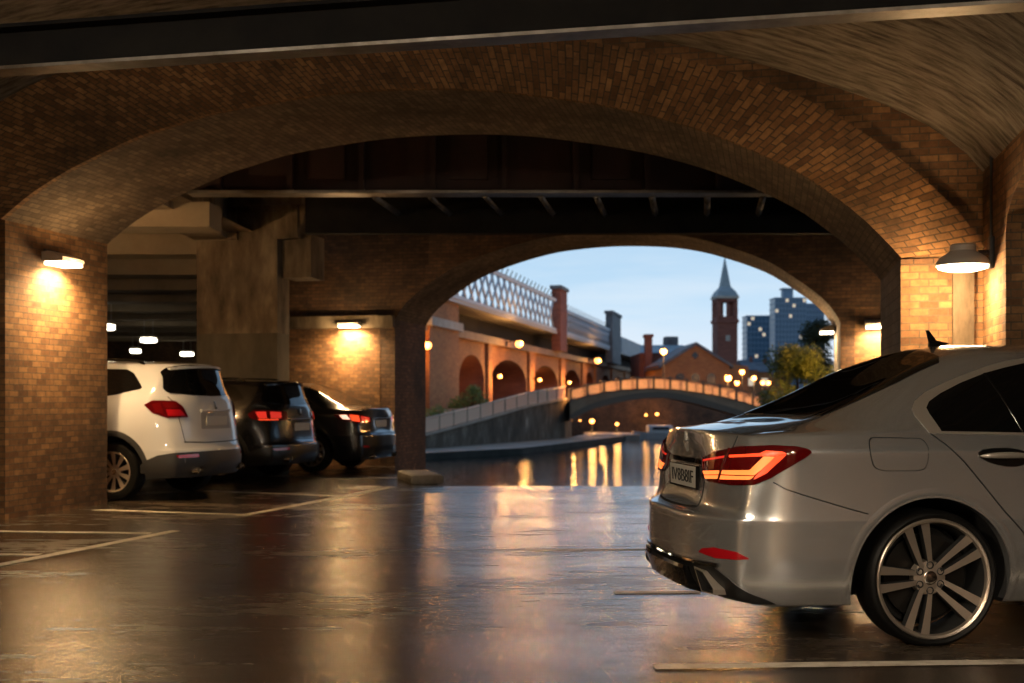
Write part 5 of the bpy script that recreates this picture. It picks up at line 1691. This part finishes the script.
    for px in (680, 695.5, 711):
        mb = MB()
        pts = [hp(px - 4.5, 386, -.06), hp(px + 4.5, 386, -.06), hp(px + 4.5, 377, -.06)] + [hp(px + 4.5 * math.cos(t), 377 - 4 * math.sin(t), -.06) for t in (0.6, 1.2, 1.57, 1.95, 2.5)] + [hp(px - 4.5, 377, -.06)]
        mb.prism(pts, (0, 0.1, 0)); sub6(mb, 'arched_window', win_dark)
    mb = MB(); mb.prism([hp(730, 400, 2), hp(752, 400, 2), hp(752, 366, 2), hp(730, 362, 2)], (0, 10, 0)); sub6(mb, 'side_wing', brick_big)
    # glazed roof hall to the left and a box plant room
    Y2 = 150.0
    q2 = Y2 / 1200
    def h2(px, py, d=0): return ((px - 512) * q2, Y2 + d, CAM_H + (400 - py) * q2)
    root7 = empty('market_shed', ((665 - 512) * q2, Y2, 1.0), 0, 'long low shed with a pale grey roof left of the gabled hall', 'building')
    def sub7(mb, name, m):
        o = mb.build(name, m, root7); o.data.transform(Matrix.Translation(-root7.location)); return o
    mb = MB(); mb.prism([h2(640, 400), h2(692, 400), h2(692, 353), h2(640, 353)], (0, 12, 0)); sub7(mb, 'brick_walls', brick_red)
    mb = MB(); mb.prism([h2(640, 353, -.3), h2(692, 353, -.3), h2(690, 343.5, 6), h2(646, 343.5, 6)], (0, 0.3, 0.1)); sub7(mb, 'roof', lead)
    mb = MB(); mb.prism([h2(673, 345, 7), h2(686, 345, 7), h2(686, 333.5, 7), h2(673, 333.5, 7)], (0, 3, 0)); sub7(mb, 'plant_room', slate)
    mb = MB(); mb.prism([h2(644, 400, -2), h2(650.5, 400, -2), h2(650.5, 336, -2), h2(644, 336, -2)], (0, 2, 0)); mb.prism([h2(643, 338, -2.2), h2(651.5, 338, -2.2), h2(651.5, 335, -2.2), h2(643, 335, -2.2)], (0, 2.4, 0)); sub7(mb, 'chimney', brick_red)
    # distant row of houses right of the hall
    for i, (pa, pb, ye, yr, lab) in enumerate(((744, 758, 370, 359, 'dark slate-roofed house next to the church tower foot'), (757, 772, 372, 361, 'second dark slate-roofed house, below the near tower block'), (771, 790, 374, 362, 'third slate-roofed house, partly behind the tree'))):
        Y3 = 160.0 + i * 4
        q3 = Y3 / 1200
        def h3(px, py, d=0): return ((px - 512) * q3, Y3 + d, CAM_H + (400 - py) * q3)
        r3 = empty('terraced_house', h3((pa + pb) / 2, 398.3), 0, lab, 'house', 'slate-roofed houses beyond the bridge')
        def sub8(mb, name, m):
            o = mb.build(name, m, r3); o.data.transform(Matrix.Translation(-r3.location)); return o
        mb = MB(); mb.prism([h3(pa, 398.3), h3(pb, 398.3), h3(pb, ye), h3(pa, ye)], (0, 8, 0)); sub8(mb, 'walls', brick_big)
        mb = MB(); mb.face([h3(pa, ye, -.3), h3(pb, ye, -.3), h3(pb, yr, 4), h3(pa, yr, 4)]); mb.face([h3(pa, yr, 4), h3(pb, yr, 4), h3(pb, ye, 8.3), h3(pa, ye, 8.3)]); mb.face([h3(pa, ye, 0), h3(pa, yr, 4), h3(pa, ye, 8)]); mb.face([h3(pb, ye, 0), h3(pb, yr, 4), h3(pb, ye, 8)]); sub8(mb, 'roof', slate)
        mb = MB(); mb.prism([h3(pb - 3, ye - 3, 3), h3(pb - 1, ye - 3, 3), h3(pb - 1, yr - 3, 3), h3(pb - 3, yr - 3, 3)], (0, 1, 0)); sub8(mb, 'chimney', brick_red)
        if i < 2:
            mb = MB(); mb.box(h3((pa + pb) / 2, 382, -.05), (0.9, 0.08, 1.0)); sub8(mb, 'window', win_warm)

    # ---------------- tower blocks
    def tower(px0, px1, ytop, Y, label, nfl, ncol, seed, crown=None):
        q = Y / 1200
        xa, xb = (px0 - 512) * q, (px1 - 512) * q
        zt = CAM_H + (400 - ytop) * q
        r = empty('tower_block', ((xa + xb) / 2, Y, 0), 0, label, 'building')
        w = xb - xa
        mb = MB(); mb.box((0, w * 0.4, zt / 2), (w, w * 0.8, zt)); core = mb.build('glass_walls', glass_blue, r)
        mb = MB()
        for i in range(nfl + 1):
            mb.box((0, -0.1, zt * i / nfl), (w * 1.01, 0.5, zt / nfl * 0.22))
            mb.box((-w / 2, w * .4, zt * i / nfl), (0.5, w * .8, zt / nfl * 0.22))
        mb.build('floor_bands', tower_pale, r)
        mb = MB()
        for j in range(ncol + 1): mb.box((-w / 2 + w * j / ncol, -0.12, zt / 2), (w * 0.018, 0.5, zt))
        mb.build('mullions', tower_pale, r)
        rnd = random.Random(seed)
        lit = MB()
        for _ in range(int(nfl * ncol * 0.05)):
            i, j = rnd.randrange(int(nfl * 0.35), nfl), rnd.randrange(ncol)
            lit.box((-w / 2 + w * (j + .5) / ncol, -0.14, zt * (i + .55) / nfl), (w / ncol * .8, 0.3, zt / nfl * .6))
        lit.build('lit_windows', win_warm, r)
        if crown:
            cw, ch = crown[0] * q, crown[1] * q
            mb = MB(); mb.box((-w * 0.02, w * .4, zt + ch / 2), (cw, cw, ch)); mb.box((-w * .02, w * .4, zt + ch), (cw * 1.3, cw * 1.3, ch * .12)); mb.build('rooftop_plant', tower_pale, r)
    tower(747, 777, 316, 640, 'lower blue glass tower block right of the church tower', 16, 8, 3)
    tower(775, 806, 298, 600, 'tallest blue glass tower block with a rooftop plant box', 20, 9, 5, (10, 10))
    tower(806, 824, 304, 660, 'blue glass tower block half hidden by the far arch', 18, 6, 8)

    # ---------------- trees and bushes
    def tree(name, base, clumps, n, size, m, label, cat='tree', trunk=0.16):
        r = empty(name, base, 0, label, cat)
        top = max(c[2] for c, _ in clumps)
        mb = MB()
        mb.tube([(0, 0, -0.3), (0.05, 0, top * 0.4), (0.0, 0.05, top * 0.9)], [trunk, trunk * 0.7, trunk * 0.25], 8)
        for c, rad in clumps[:6]: mb.tube([(0.03, 0, top * 0.3), tuple(x * 0.8 for x in c)], [trunk * .5, trunk * .15], 5)
        mb.build('trunk', bark, r)
        mb = MB()
        for c, rad in clumps: foliage(mb, c, rad, n, size)
        mb.build('foliage', m, r, weld=False)
    rnd = random.Random(4)
    def clumps(w, h0, h1, n, rad):
        out = []
        for _ in range(n):
            f = rnd.random()
            z = h0 + (h1 - h0) * f
            k = math.sin(PI * (0.15 + 0.8 * f)) ** 0.7
            a = rnd.random() * 2 * PI
            out.append(((w * k * math.cos(a) * rnd.random() ** .5, w * k * math.sin(a) * rnd.random() ** .5, z), rad * rnd.uniform(.7, 1.2)))
        return out
    tree('tree', (6.32, 26.6, -0.25), clumps(0.88, 0.4, 2.5, 56, 0.30), 520, 0.085, leaf_g, 'broad green bushy tree lit by the slanting lamp at the far arch', 'tree', 0.07)
    tree('tree', (7.45, 29.2, -0.25), clumps(0.45, 1.4, 3.2, 20, 0.32), 480, 0.085, leaf_d, 'darker taller tree crown rising behind the lit one at the arch edge', 'tree', 0.07)
    p = at(466, 405, 78)
    tree('bush', (p.x + .4, 78, 0.5), [((0, 0, .9), .7), ((-.6, 0, .55), .6), ((.6, .1, .6), .6), ((.1, 0, 1.3), .45), ((-1.1, .2, .3), .5)], 260, 0.2, leaf_g, 'larger dark bush below the first viaduct arch', 'bush', 0.08)
    p = at(441, 409, 72)
    tree('bush', (p.x - .2, 72.4, -0.1), [((0, 0, .55), .5), ((-.5, 0, .35), .45), ((.5, .1, .35), .42)], 240, 0.18, leaf_g, 'smaller dark bush in front of the big end pier', 'bush', 0.06)
outdoors()

def suv_cage(zs=1.0):
    zl = [0.26, 0.37, 0.46, 0.60, 0.66, 0.85, 1.03, 1.15]
    tw = [0.85, 0.895, 0.918, 0.925, 0.925, 0.93, 0.912, 0.872]
    st = [(-0.42, 0.985, 1.185), (-0.12, 0.995, 1.175), (0.3, 1, 1.165), (1.0, 1, 1.15), (1.65, 1, 1.135), (2.1, 1, 1.12), (2.5, 0.99, 1.10), (2.95, 0.97, 1.04), (3.28, 0.94, 0.95)]
    top = [
        [(-0.57, 0.69, 1.40), (-0.70, 0.46, 1.42), (-0.745, 0.23, 1.428), (-0.75, 0, 1.43)],
        [(-0.47, 0.615, 1.60), (-0.64, 0.42, 1.625), (-0.69, 0.21, 1.638), (-0.70, 0, 1.64)],
        [(0.3, 0.645, 1.63), (0.3, 0.44, 1.665), (0.3, 0.22, 1.68), (0.3, 0, 1.685)],
        [(1.0, 0.65, 1.63), (1.0, 0.44, 1.665), (1.0, 0.22, 1.68), (1.0, 0, 1.685)],
        [(1.66, 0.63, 1.56), (1.62, 0.43, 1.605), (1.6, 0.21, 1.62), (1.6, 0, 1.625)],
        [(2.12, 0.70, 1.33), (2.03, 0.48, 1.37), (2.0, 0.24, 1.385), (2.0, 0, 1.39)],
        [(2.52, 0.77, 1.14), (2.44, 0.52, 1.165), (2.4, 0.26, 1.175), (2.4, 0, 1.18)],
        [(2.95, 0.72, 1.10), (2.95, 0.48, 1.115), (2.95, 0.24, 1.125), (2.95, 0, 1.128)],
        [(3.30, 0.64, 1.02), (3.34, 0.44, 1.035), (3.36, 0.22, 1.04), (3.36, 0, 1.042)],
    ]
    side = [[(-0.70, 0.79, 0.28), (-0.72, 0.815, 0.38), (-0.725, 0.83, 0.47), (-0.715, 0.83, 0.60), (-0.69, 0.825, 0.665), (-0.65, 0.82, 0.85), (-0.62, 0.80, 1.04), (-0.59, 0.76, 1.20)]]
    for (s, pf, z7) in st:
        row = []
        for k in range(8):
            z = zl[k] if k < 7 else z7
            if s > 2.6 and k > 0: z = zl[0] + (z - zl[0]) * (1 if k == 7 else (z7 - 0.26) / 0.89)
            row.append((s, tw[k] * pf, z))
        side.append(row)
    zf = [0.28, 0.36, 0.45, 0.58, 0.63, 0.74, 0.82, 0.88]
    side.append([(3.44 - 0.004 * k, tw[k] * 0.88, zf[k]) for k in range(8)])
    jt = [0.0, 0.21, 0.43, 0.64]
    rs = [[-0.88, -0.88, -0.86, -0.80], [-0.96, -0.955, -0.92, -0.845], [-0.99, -0.985, -0.95, -0.865], [-0.985, -0.98, -0.945, -0.86], [-0.93, -0.93, -0.905, -0.83], [-0.875, -0.872, -0.86, -0.80], [-0.855, -0.85, -0.83, -0.765], [-0.825, -0.82, -0.795, -0.72]]
    rz = [0.27, 0.37, 0.47, 0.60, 0.665, 0.85, 1.05, 1.21]
    rear = [[(rs[k][j], jt[j], rz[k]) for j in range(4)] for k in range(8)]
    fs = [3.55, 3.62, 3.66, 3.67, 3.67, 3.66, 3.62, 3.56]
    front = [[(fs[k] - 0.10 * (j / 3) ** 2, jt[j], zf[k] + (0.07 * (1 - j / 4) if k == 7 else 0)) for j in range(4)] for k in range(8)]
    def mid(p, q, ds=0.0, dt=0.0, dz=0.0, f=0.5):
        return (p[0] + (q[0] - p[0]) * f + ds, p[1] + (q[1] - p[1]) * f + dt, p[2] + (q[2] - p[2]) * f + dz)
    for k in range(8):
        rear[k].append(mid(rear[k][3], side[0][k], -0.012, 0.012, 0))
        front[k].append(mid(front[k][3], side[-1][k], 0.012, 0.012, 0))
    for i in range(len(top)):
        gh = i <= 5
        top[i] = [mid(top[i][0], side[i + 1][7], 0, 0.02 if gh else 0.004, 0.012 if gh else 0.006)] + top[i]
    n = len(side)
    c = dict(side=side, rear=rear, front=front, top=[None] + [r[::-1] for r in top] + [None])
    jb = jt + [0.76]
    c['bottom'] = [None] + [[(st[i][0], jb[j], 0.26) for j in range(5)] for i in range(len(st))] + [None]
    c['level_crease'] = {3: 0.6, 6: 0.25, 7: 0.3, 0: 0.6}
    c['crease'] = [([r[1] for r in top[1:6]], 0.3), ([top[1][1], top[1][2], top[1][3], top[1][4]], 0.7)]
    if zs != 1.0:
        for key in ('side', 'rear', 'front', 'top', 'bottom'):
            c[key] = [None if r is None else [(a, b, z * zs) for a, b, z in r] for r in c[key]]
        c['crease'] = [([(a, b, z * zs) for a, b, z in p], w) for p, w in c['crease']]
    return c

def clad(me, slot, fn):
    for p in me.polygons:
        if fn(p.center): p.material_index = slot

def suv(name, O, rz, label, paint_m, zs, spec):
    root = root_at(name, O, rz, label, 'car')
    v, f, cr = cage_faces(suv_cage(zs))
    me = subdivide(v, f, cr, 3)
    me.name = 'body'
    for m in (paint_m, arch_dark, spec['clad']): me.materials.append(m)
    body = Body(me)
    clad(me, 2, lambda c: c.z < zs * 0.45)
    bo = link(bpy.data.objects.new('body', me), root)
    R = spec['R']
    cut_wheel_arches(bo, [(0, R + 0.01, R + 0.075), (2.72, R + 0.01, R + 0.075)], 0.4, 0.5, 1.2, arch_dark)
    # the cut gives the arch its own slot; keep paint, liner, cladding in order
    for sd in (1, -1):
        for s in (0.0, 2.72):
            wheel(root, s, 0.80, sd, R, R * 0.70, 0.22, 'ten', R)
            arch_lip('wheel_arch_lip', body, s, R + 0.01, R + 0.073, R + 0.14, spec['clad'], root, sd, -6, 186, (0.004, 0.006, 0.006, 0.001))
    S, C, B = (0, -1, 0), (0.62, -0.78, 0), (1, 0, -0.15)
    z = lambda q: q * zs
    for fl in (1, -1):
        panel('quarter_window', body, [(0.25, .68, z(1.575)), (-.06, .70, z(1.57)), (-.17, .74, z(1.52)), (-.33, .82, z(1.355)), (-.33, .83, z(1.335)), (.0, .86, z(1.265)), (.25, .87, z(1.235))], S, glass_dark, root, 0.004, step=0.04, rnd=0.02, flip=fl)
        panel('rear_door_glass', body, [(0.30, .68, z(1.575)), (1.02, .68, z(1.575)), (1.05, .87, z(1.20)), (0.30, .87, z(1.23))], S, glass_dark, root, 0.004, step=0.04, rnd=0.02, flip=fl)
        panel('front_door_glass', body, [(1.09, .68, z(1.575)), (1.5, .67, z(1.545)), (1.85, .70, z(1.42)), (2.2, .78, z(1.25)), (2.25, .84, z(1.175)), (1.12, .87, z(1.195))], S, glass_dark, root, 0.004, step=0.04, rnd=0.02, flip=fl)
        for pts in ([(0.27, .86, z(1.2)), (0.40, .9, z(0.95)), (0.52, .92, z(0.6)), (0.53, .9, z(0.36))], [(1.07, .87, z(1.2)), (1.08, .93, z(.8)), (1.06, .9, z(.36))], [(2.25, .86, z(1.15)), (2.25, .93, z(.8)), (2.18, .9, z(.36))]):
            seam('door_seam', body, pts, S, 0.008, seam_mat, root, 0.0015, fl)
        for s_ in (0.42, 1.2): bar_handle('door_handle', paint_m if paint_m is white_paint else chrome, root, s_, s_ + 0.24, z(1.04), 0.03, 0.925, 0.03, fl)
        tl = [(a, b, z(q)) for a, b, q in spec['tail']]
        t = panel('tail_light', body, tl, C, spec['tail_mat'], root, 0.012, 0.012, 0.025, 0.02, fl)
        cx = [sum(p[i] for p in tl) / len(tl) for i in range(3)]
        sh = lambda p, k, dz=0: (cx[0] + (p[0] - cx[0]) * k, cx[1] + (p[1] - cx[1]) * k, cx[2] + (p[2] - cx[2]) * k + dz)
        for nm, poly, m in spec['glow']:
            panel(nm, body, [(a, b, z(q)) for a, b, q in poly], C, m, t, 0.0145, 0.002, 0.02, 0.006, fl)
        panel('bumper_cladding', body, [(-.40, .925, z(.43)), (-.47, .915, z(.49)), (-.60, .87, z(.55)), (-.74, .78, z(.575)), (-.82, .66, z(.58)), (-.82, .66, z(.33)), (-.40, .92, z(.33))], C, spec['clad'], root, 0.005, 0.008, 0.03, 0, fl)
        panel('reflector', body, [(-.80, .80, z(.545)), (-.93, .52, z(.56)), (-.95, .52, z(.515)), (-.83, .78, z(.51))], (0.85, -.5, 0), reflector_red, root, 0.009, 0.006, 0.03, 0.01, fl)
        mb = MB(); mb.tube([(-0.25, .60 * fl, z(1.625)), (-0.15, .60 * fl, z(1.675)), (0.3, .615 * fl, z(1.69)), (1.1, .62 * fl, z(1.69)), (1.45, .61 * fl, z(1.66)), (1.55, .61 * fl, z(1.60))], 0.018, 8); mb.build('roof_rail', gloss_black, root)
        mb = MB(); mb.bbox((2.05, 1.02 * fl, z(1.18)), (0.12, 0.22, 0.16), 0.045); mb.tube([(2.1, .84 * fl, z(1.14)), (2.07, .98 * fl, z(1.15))], 0.025, 8); mb.build('mirror', paint_m, root)
        mb = MB(); mb.lathe([(0.045, 0.0), (0.045, 0.2), (0.036, 0.2), (0.036, 0.02), (0, 0.02)], 20, Matrix.Translation((-0.95, .52 * fl, z(.36))) @ Matrix.Rotation(PI / 2, 4, 'Y') @ Matrix.Diagonal((1, 1.5, 1, 1))); mb.build('exhaust_tip', chrome, root)
        panel('headlight', body, [(3.2, .82, z(.93)), (3.45, .78, z(.88)), (3.58, .5, z(.86)), (3.6, .5, z(.76)), (3.4, .82, z(.74))], (-.7, -.7, 0), lens_clear, root, 0.006, 0.01, 0.04, 0.02, fl)
    def sym(h): return h + [(a, -b, c_) for a, b, c_ in h[::-1] if abs(b) > 1e-6]
    rg = sym([(-.7, 0, z(1.625)), (-.6, .35, z(1.615)), (-.5, .60, z(1.585)), (-.45, .665, z(1.53)), (-.55, .735, z(1.32)), (-.6, .70, z(1.27)), (-.72, .4, z(1.245)), (-.75, 0, z(1.235))])
    panel('rear_window', body, rg, B, glass_dark, root, 0.004, 0.005, 0.04, 0.03)
    ws = sym([(2.38, 0, z(1.19)), (2.5, .70, z(1.15)), (2.1, .66, z(1.34)), (1.7, .58, z(1.54)), (1.62, 0, z(1.60))])
    panel('windscreen', body, ws, (-.6, 0, -.8), glass_dark, root, 0.004, 0.005, 0.05)
    panel('grille', body, [(3.6, -.5, z(.82)), (3.6, .5, z(.82)), (3.66, .45, z(.6)), (3.66, -.45, z(.6))], (-1, 0, 0), gloss_black, root, 0.004, 0.01, 0.05, 0.03)
    panel('bumper_cladding', body, [(-1, -.68, z(.33)), (-1, .68, z(.33)), (-1, .68, z(.58)), (-1, .3, z(.585)), (-1, -.3, z(.585)), (-1, -.68, z(.58))], (1, 0, 0), spec['clad'], root, 0.0055, 0.008, 0.04)
    # spoiler lip over the rear window
    mb = MB()
    n = 14
    rows = []
    for i in range(n + 1):
        y = -.60 + 1.2 * i / n
        s_ = -.74 + .20 * (y / .6) ** 2
        zz = z(1.655 - .035 * (y / .6) ** 2)
        rows.append([(s_ + .22, y, zz - 0.004), (s_ - .06, y, zz - .035), (s_ - .055, y, zz - .06), (s_ + .1, y, zz - .06)])
    for i in range(n):
        for q in range(3): mb.face([rows[i][q], rows[i + 1][q], rows[i + 1][q + 1], rows[i][q + 1]], None, 0, q == 0)
    mb.face(rows[0]); mb.face(rows[-1])
    mb.build('spoiler', paint_m, root)
    # tailgate: plate recess, plate, grip, seam, emblem, wiper
    pz = spec['plate_z']
    panel('plate_recess', body, [(-.9, -.36, z(pz - .10)), (-.9, .36, z(pz - .10)), (-.88, .33, z(pz + .105)), (-.88, -.33, z(pz + .105))], (1, 0, 0), paint_m if paint_m is black_paint else grey_light, root, 0.003, 0.01, 0.04, 0.03)
    px = body.hit(Vector((-1, 0, z(pz))), Vector((1, 0, 0)))[0].x
    mb = MB(); mb.bbox((px - 0.014, 0, z(pz)), (0.014, .50, .115), 0.005, Matrix.Rotation(-.08, 3, 'Y')); mb.build('number_plate', plate_pale, root)
    hz = z(pz + .125)
    hx = body.hit(Vector((-1, 0, hz)), Vector((1, 0, 0)))[0].x
    mb = MB(); mb.bbox((hx - 0.012, 0, hz), (0.03, .72, .03), 0.01); mb.build('tailgate_grip', paint_m if paint_m is white_paint else chrome, root)
    seam('tailgate_seam', body, [(-.9, -.66, z(.70)), (-.92, -.3, z(.685)), (-.92, .3, z(.685)), (-.9, .66, z(.70))], (1, 0, 0), 0.012, seam_mat, root, 0.002)
    for fl in (1, -1):
        seam('tailgate_seam', body, [(-.7, .76, z(1.24)), (-.78, .74, z(1.18)), (-.8, .70, z(.98)), (-.85, .66, z(.70))], (0.9, -.45, 0), 0.008, seam_mat, root, 0.002, fl)
    ez = z(spec['badge_z'])
    ex_ = body.hit(Vector((-1, 0, ez)), Vector((1, 0, 0)))[0].x
    mb = MB(); mb.tube([(ex_ - .012, 0.03, ez + .045), (ex_ - .016, 0.012, ez + .02), (ex_ - .016, 0.012, ez - .02), (ex_ - .014, -.004, ez - .042), (ex_ - .014, -.03, ez - .03)], 0.011, 8); mb.build('emblem', chrome, root)
    mb = MB(); mb.tube([(-.80, 0, z(1.245)), (-.79, .12, z(1.29)), (-.77, .34, z(1.30))], 0.008, 6); mb.build('rear_wiper', black_plastic, root)
    return root, body

grey_light = mat('recess_grey', (0.30, 0.30, 0.30), 0.5)
TAIL_W = [(-.43, .90, 1.14), (-.53, .87, 1.195), (-.73, .72, 1.19), (-.79, .64, 1.12), (-.84, .60, .99), (-.68, .81, .985), (-.53, .89, 1.05)]
suv('suv', (-4.51, 15.13, 0), math.radians(164.5), 'white estate-style off-roader with dark lower bumper, nearest of the three cars parked on the left', white_paint, 1.0,
    dict(clad=grey_plastic, R=0.345, tail=TAIL_W, tail_mat=lens_deep, plate_z=.945, badge_z=1.135,
         glow=[('lamp_cell', [(-.52, .87, 1.15), (-.60, .83, 1.165), (-.64, .81, 1.03), (-.56, .87, 1.06)], lens_red), ('lamp_cell', [(-.62, .82, 1.17), (-.74, .70, 1.165), (-.76, .68, 1.10), (-.65, .80, 1.10)], lens_red), ('lamp_cell', [(-.66, .80, 1.085), (-.77, .67, 1.085), (-.81, .63, 1.01), (-.68, .79, 1.01)], reflector_red)]))
bx_, by_ = (220 - 512) / 1200 * 17.55, 17.55
suv('suv', (bx_ + .9 * .267, by_ + .9 * .964, 0), math.radians(164.5), 'black off-roader with glowing red tail lights between the white car and the dark saloon', black_paint, 0.905,
    dict(clad=black_plastic, R=0.335, tail=[(-.45, .90, 1.10), (-.55, .87, 1.16), (-.80, .62, 1.15), (-.86, .45, 1.13), (-.87, .45, 1.01), (-.80, .64, .985), (-.60, .85, .99), (-.5, .9, 1.03)], tail_mat=lens_red, plate_z=.88, badge_z=1.13,
         glow=[('glow_cell', [(-.56, .86, 1.13), (-.68, .77, 1.135), (-.69, .77, 1.03), (-.6, .85, 1.03)], glow_dim), ('glow_cell', [(-.72, .73, 1.135), (-.82, .58, 1.125), (-.83, .58, 1.03), (-.73, .73, 1.03)], glow_dim), ('glow_cell', [(-.6, .85, 1.015), (-.8, .63, 1.015), (-.8, .63, 1.0), (-.6, .85, 1.0)], glow_red)]))

def dark_saloon():
    sx_, sy_ = (311 - 512) / 1200 * 19.9, 19.9
    root = root_at('sedan', (sx_ + .88 * .267, sy_ + .88 * .964, 0), math.radians(164.5), 'dark saloon with lit tail lights parked against the stone edge of the far arch', 'car')
    v, f, cr = cage_faces(sedan_cage())
    me = subdivide(v, f, cr, 3)
    me.name = 'body'
    for m in (navy_paint, arch_dark): me.materials.append(m)
    # a touch shorter tail, higher boot than the silver car
    for q in me.vertices:
        if q.co.x < -0.3: q.co.x = -0.3 + (q.co.x + 0.3) * 0.86
    body = Body(me)
    bo = link(bpy.data.objects.new('body', me), root)
    cut_wheel_arches(bo, [(0, .325, .405), (2.81, .325, .405)], 0.4, 0.5, 1.2, arch_dark)
    S, C = (0, -1, 0), (0.62, -0.78, 0)
    for fl in (1, -1):
        for s in (0, 2.81):
            wheel(root, s, .775, fl, .33, .235, .215, 'ten', .33)
            arch_lip('wheel_arch_lip', body, s, .325, .404, .445, navy_paint, root, fl, -14, 194, (0.001, 0.003, 0.003, 0.0))
        panel('rear_door_glass', body, [(0.02, .76, 1.14), (0.12, .72, 1.21), (0.35, .66, 1.31), (0.6, .64, 1.38), (1.0, .63, 1.40), (1.06, .85, 1.035), (0.2, .85, 1.05)], S, glass_dark, root, 0.005, step=0.04, rnd=0.02, flip=fl)
        panel('front_door_glass', body, [(1.11, .63, 1.402), (1.33, .62, 1.38), (1.58, .63, 1.315), (1.9, .69, 1.18), (2.15, .78, 1.06), (1.17, .85, 1.035)], S, glass_dark, root, 0.005, step=0.04, rnd=0.02, flip=fl)
        for pts in ([(0.0, .86, 1.04), (.156, .899, .898), (.366, .897, .652), (.5, .89, .47), (.51, .88, .3)], [(1.12, .86, 1.02), (1.13, .9, .8), (1.11, .87, .29)]):
            seam('door_seam', body, pts, S, 0.007, seam_mat, root, 0.0015, fl)
        for s_ in (.23, 1.4): bar_handle('door_handle', chrome, root, s_, s_ + .25, .93, .03, .9, .026, fl)
        t = panel('tail_light', body, [(-.40, .885, .955), (-.52, .87, .985), (-.75, .75, .97), (-.84, .50, .93), (-.86, .42, .90), (-.86, .42, .82), (-.80, .70, .80), (-.66, .84, .835), (-.5, .88, .885)], C, lens_red, root, 0.010, 0.012, 0.025, 0.015, fl)
        panel('glow_cell', body, [(-.50, .87, .95), (-.60, .84, .955), (-.66, .82, .88), (-.56, .865, .89)], C, glow_hot, t, 0.013, 0.002, 0.02, 0.006, fl)
        panel('glow_cell', body, [(-.64, .82, .955), (-.76, .72, .94), (-.78, .71, .84), (-.69, .81, .86)], C, glow_red, t, 0.013, 0.002, 0.02, 0.006, fl)
        panel('glow_cell', body, [(-.79, .69, .935), (-.85, .47, .905), (-.85, .47, .84), (-.80, .68, .825)], C, glow_dim, t, 0.013, 0.002, 0.02, 0.006, fl)
        panel('reflector', body, [(-.90, .60, .44), (-.85, .74, .45), (-.86, .74, .42), (-.92, .60, .41)], (.85, -.5, 0), reflector_red, root, 0.005, 0.006, 0.03, 0.005, fl)
        mb = MB(); mb.bbox((2.08, 1.0 * fl, 1.06), (.11, .2, .13), .04); mb.tube([(2.12, .82 * fl, 1.02), (2.10, .96 * fl, 1.03)], .022, 8); mb.build('mirror', navy_paint, root)
        panel('headlight', body, [(3.22, .80, .80), (3.34, .78, .76), (3.50, .62, .74), (3.55, .52, .72), (3.55, .52, .62), (3.45, .72, .60), (3.3, .80, .68)], (-.7, -.7, 0), lens_clear, root, .006, .01, .03, .02, fl)
        mb = MB(); mb.lathe([(0.04, 0.0), (0.04, 0.2), (0.032, 0.2), (0.032, 0.02), (0, 0.02)], 20, Matrix.Translation((-0.97, .50 * fl, .26)) @ Matrix.Rotation(PI / 2, 4, 'Y') @ Matrix.Diagonal((1, 1.6, 1, 1))); mb.build('exhaust_tip', chrome, root)
    def sym(h): return h + [(a, -b, c_) for a, b, c_ in h[::-1] if abs(b) > 1e-6]
    panel('rear_window', body, sym([(-.395, 0, 1.12), (-.41, .3, 1.121), (-.45, .585, 1.12), (-.02, .565, 1.297), (.213, .525, 1.392), (.29, .25, 1.46), (.30, 0, 1.47)]), (.45, 0, -.9), glass_dark, root, .003, .005, .04)
    panel('windscreen', body, sym([(2.28, 0, 1.062), (2.42, .70, 1.022), (2.05, .64, 1.19), (1.58, .55, 1.395), (1.49, 0, 1.462)]), (-.5, 0, -.85), glass_dark, root, .003, .005, .05)
    panel('grille', body, [(3.55, -.42, .70), (3.55, .42, .70), (3.6, .36, .56), (3.6, -.36, .56)], (-1, 0, 0), gloss_black, root, .004, .01, .05, .03)
    px = body.hit(Vector((-1, 0, .80)), Vector((1, 0, 0)))[0].x
    mb = MB(); mb.bbox((px - .016, 0, .80), (.014, .5, .115), .005); mb.build('number_plate', plate_pale, root)
    mb = MB(); mb.bbox((px - .012, 0, .885), (.03, .8, .03), .01); mb.build('boot_strip', chrome, root)
    lx = [body.hit(Vector((-1, y, 1.03)), Vector((1, 0, 0)))[0] for y in [-.6 + 1.2 * i / 12 for i in range(13)]]
    mb = MB(); mb.tube([(p.x + .01, p.y, 1.045) for p in lx], .014, 6); mb.build('boot_lip', navy_paint, root)
    seam('boot_seam', body, [(-.92, -.43, .65), (-.93, 0, .64), (-.92, .43, .65)], (1, 0, 0), .012, seam_mat, root, .002)
    panel('bumper_insert', body, sym([(-1, 0, .36), (-1, .6, .36), (-1, .72, .22), (-1, 0, .20)]), (1, 0, 0), black_plastic, root, .004, .01, .04)
dark_saloon()
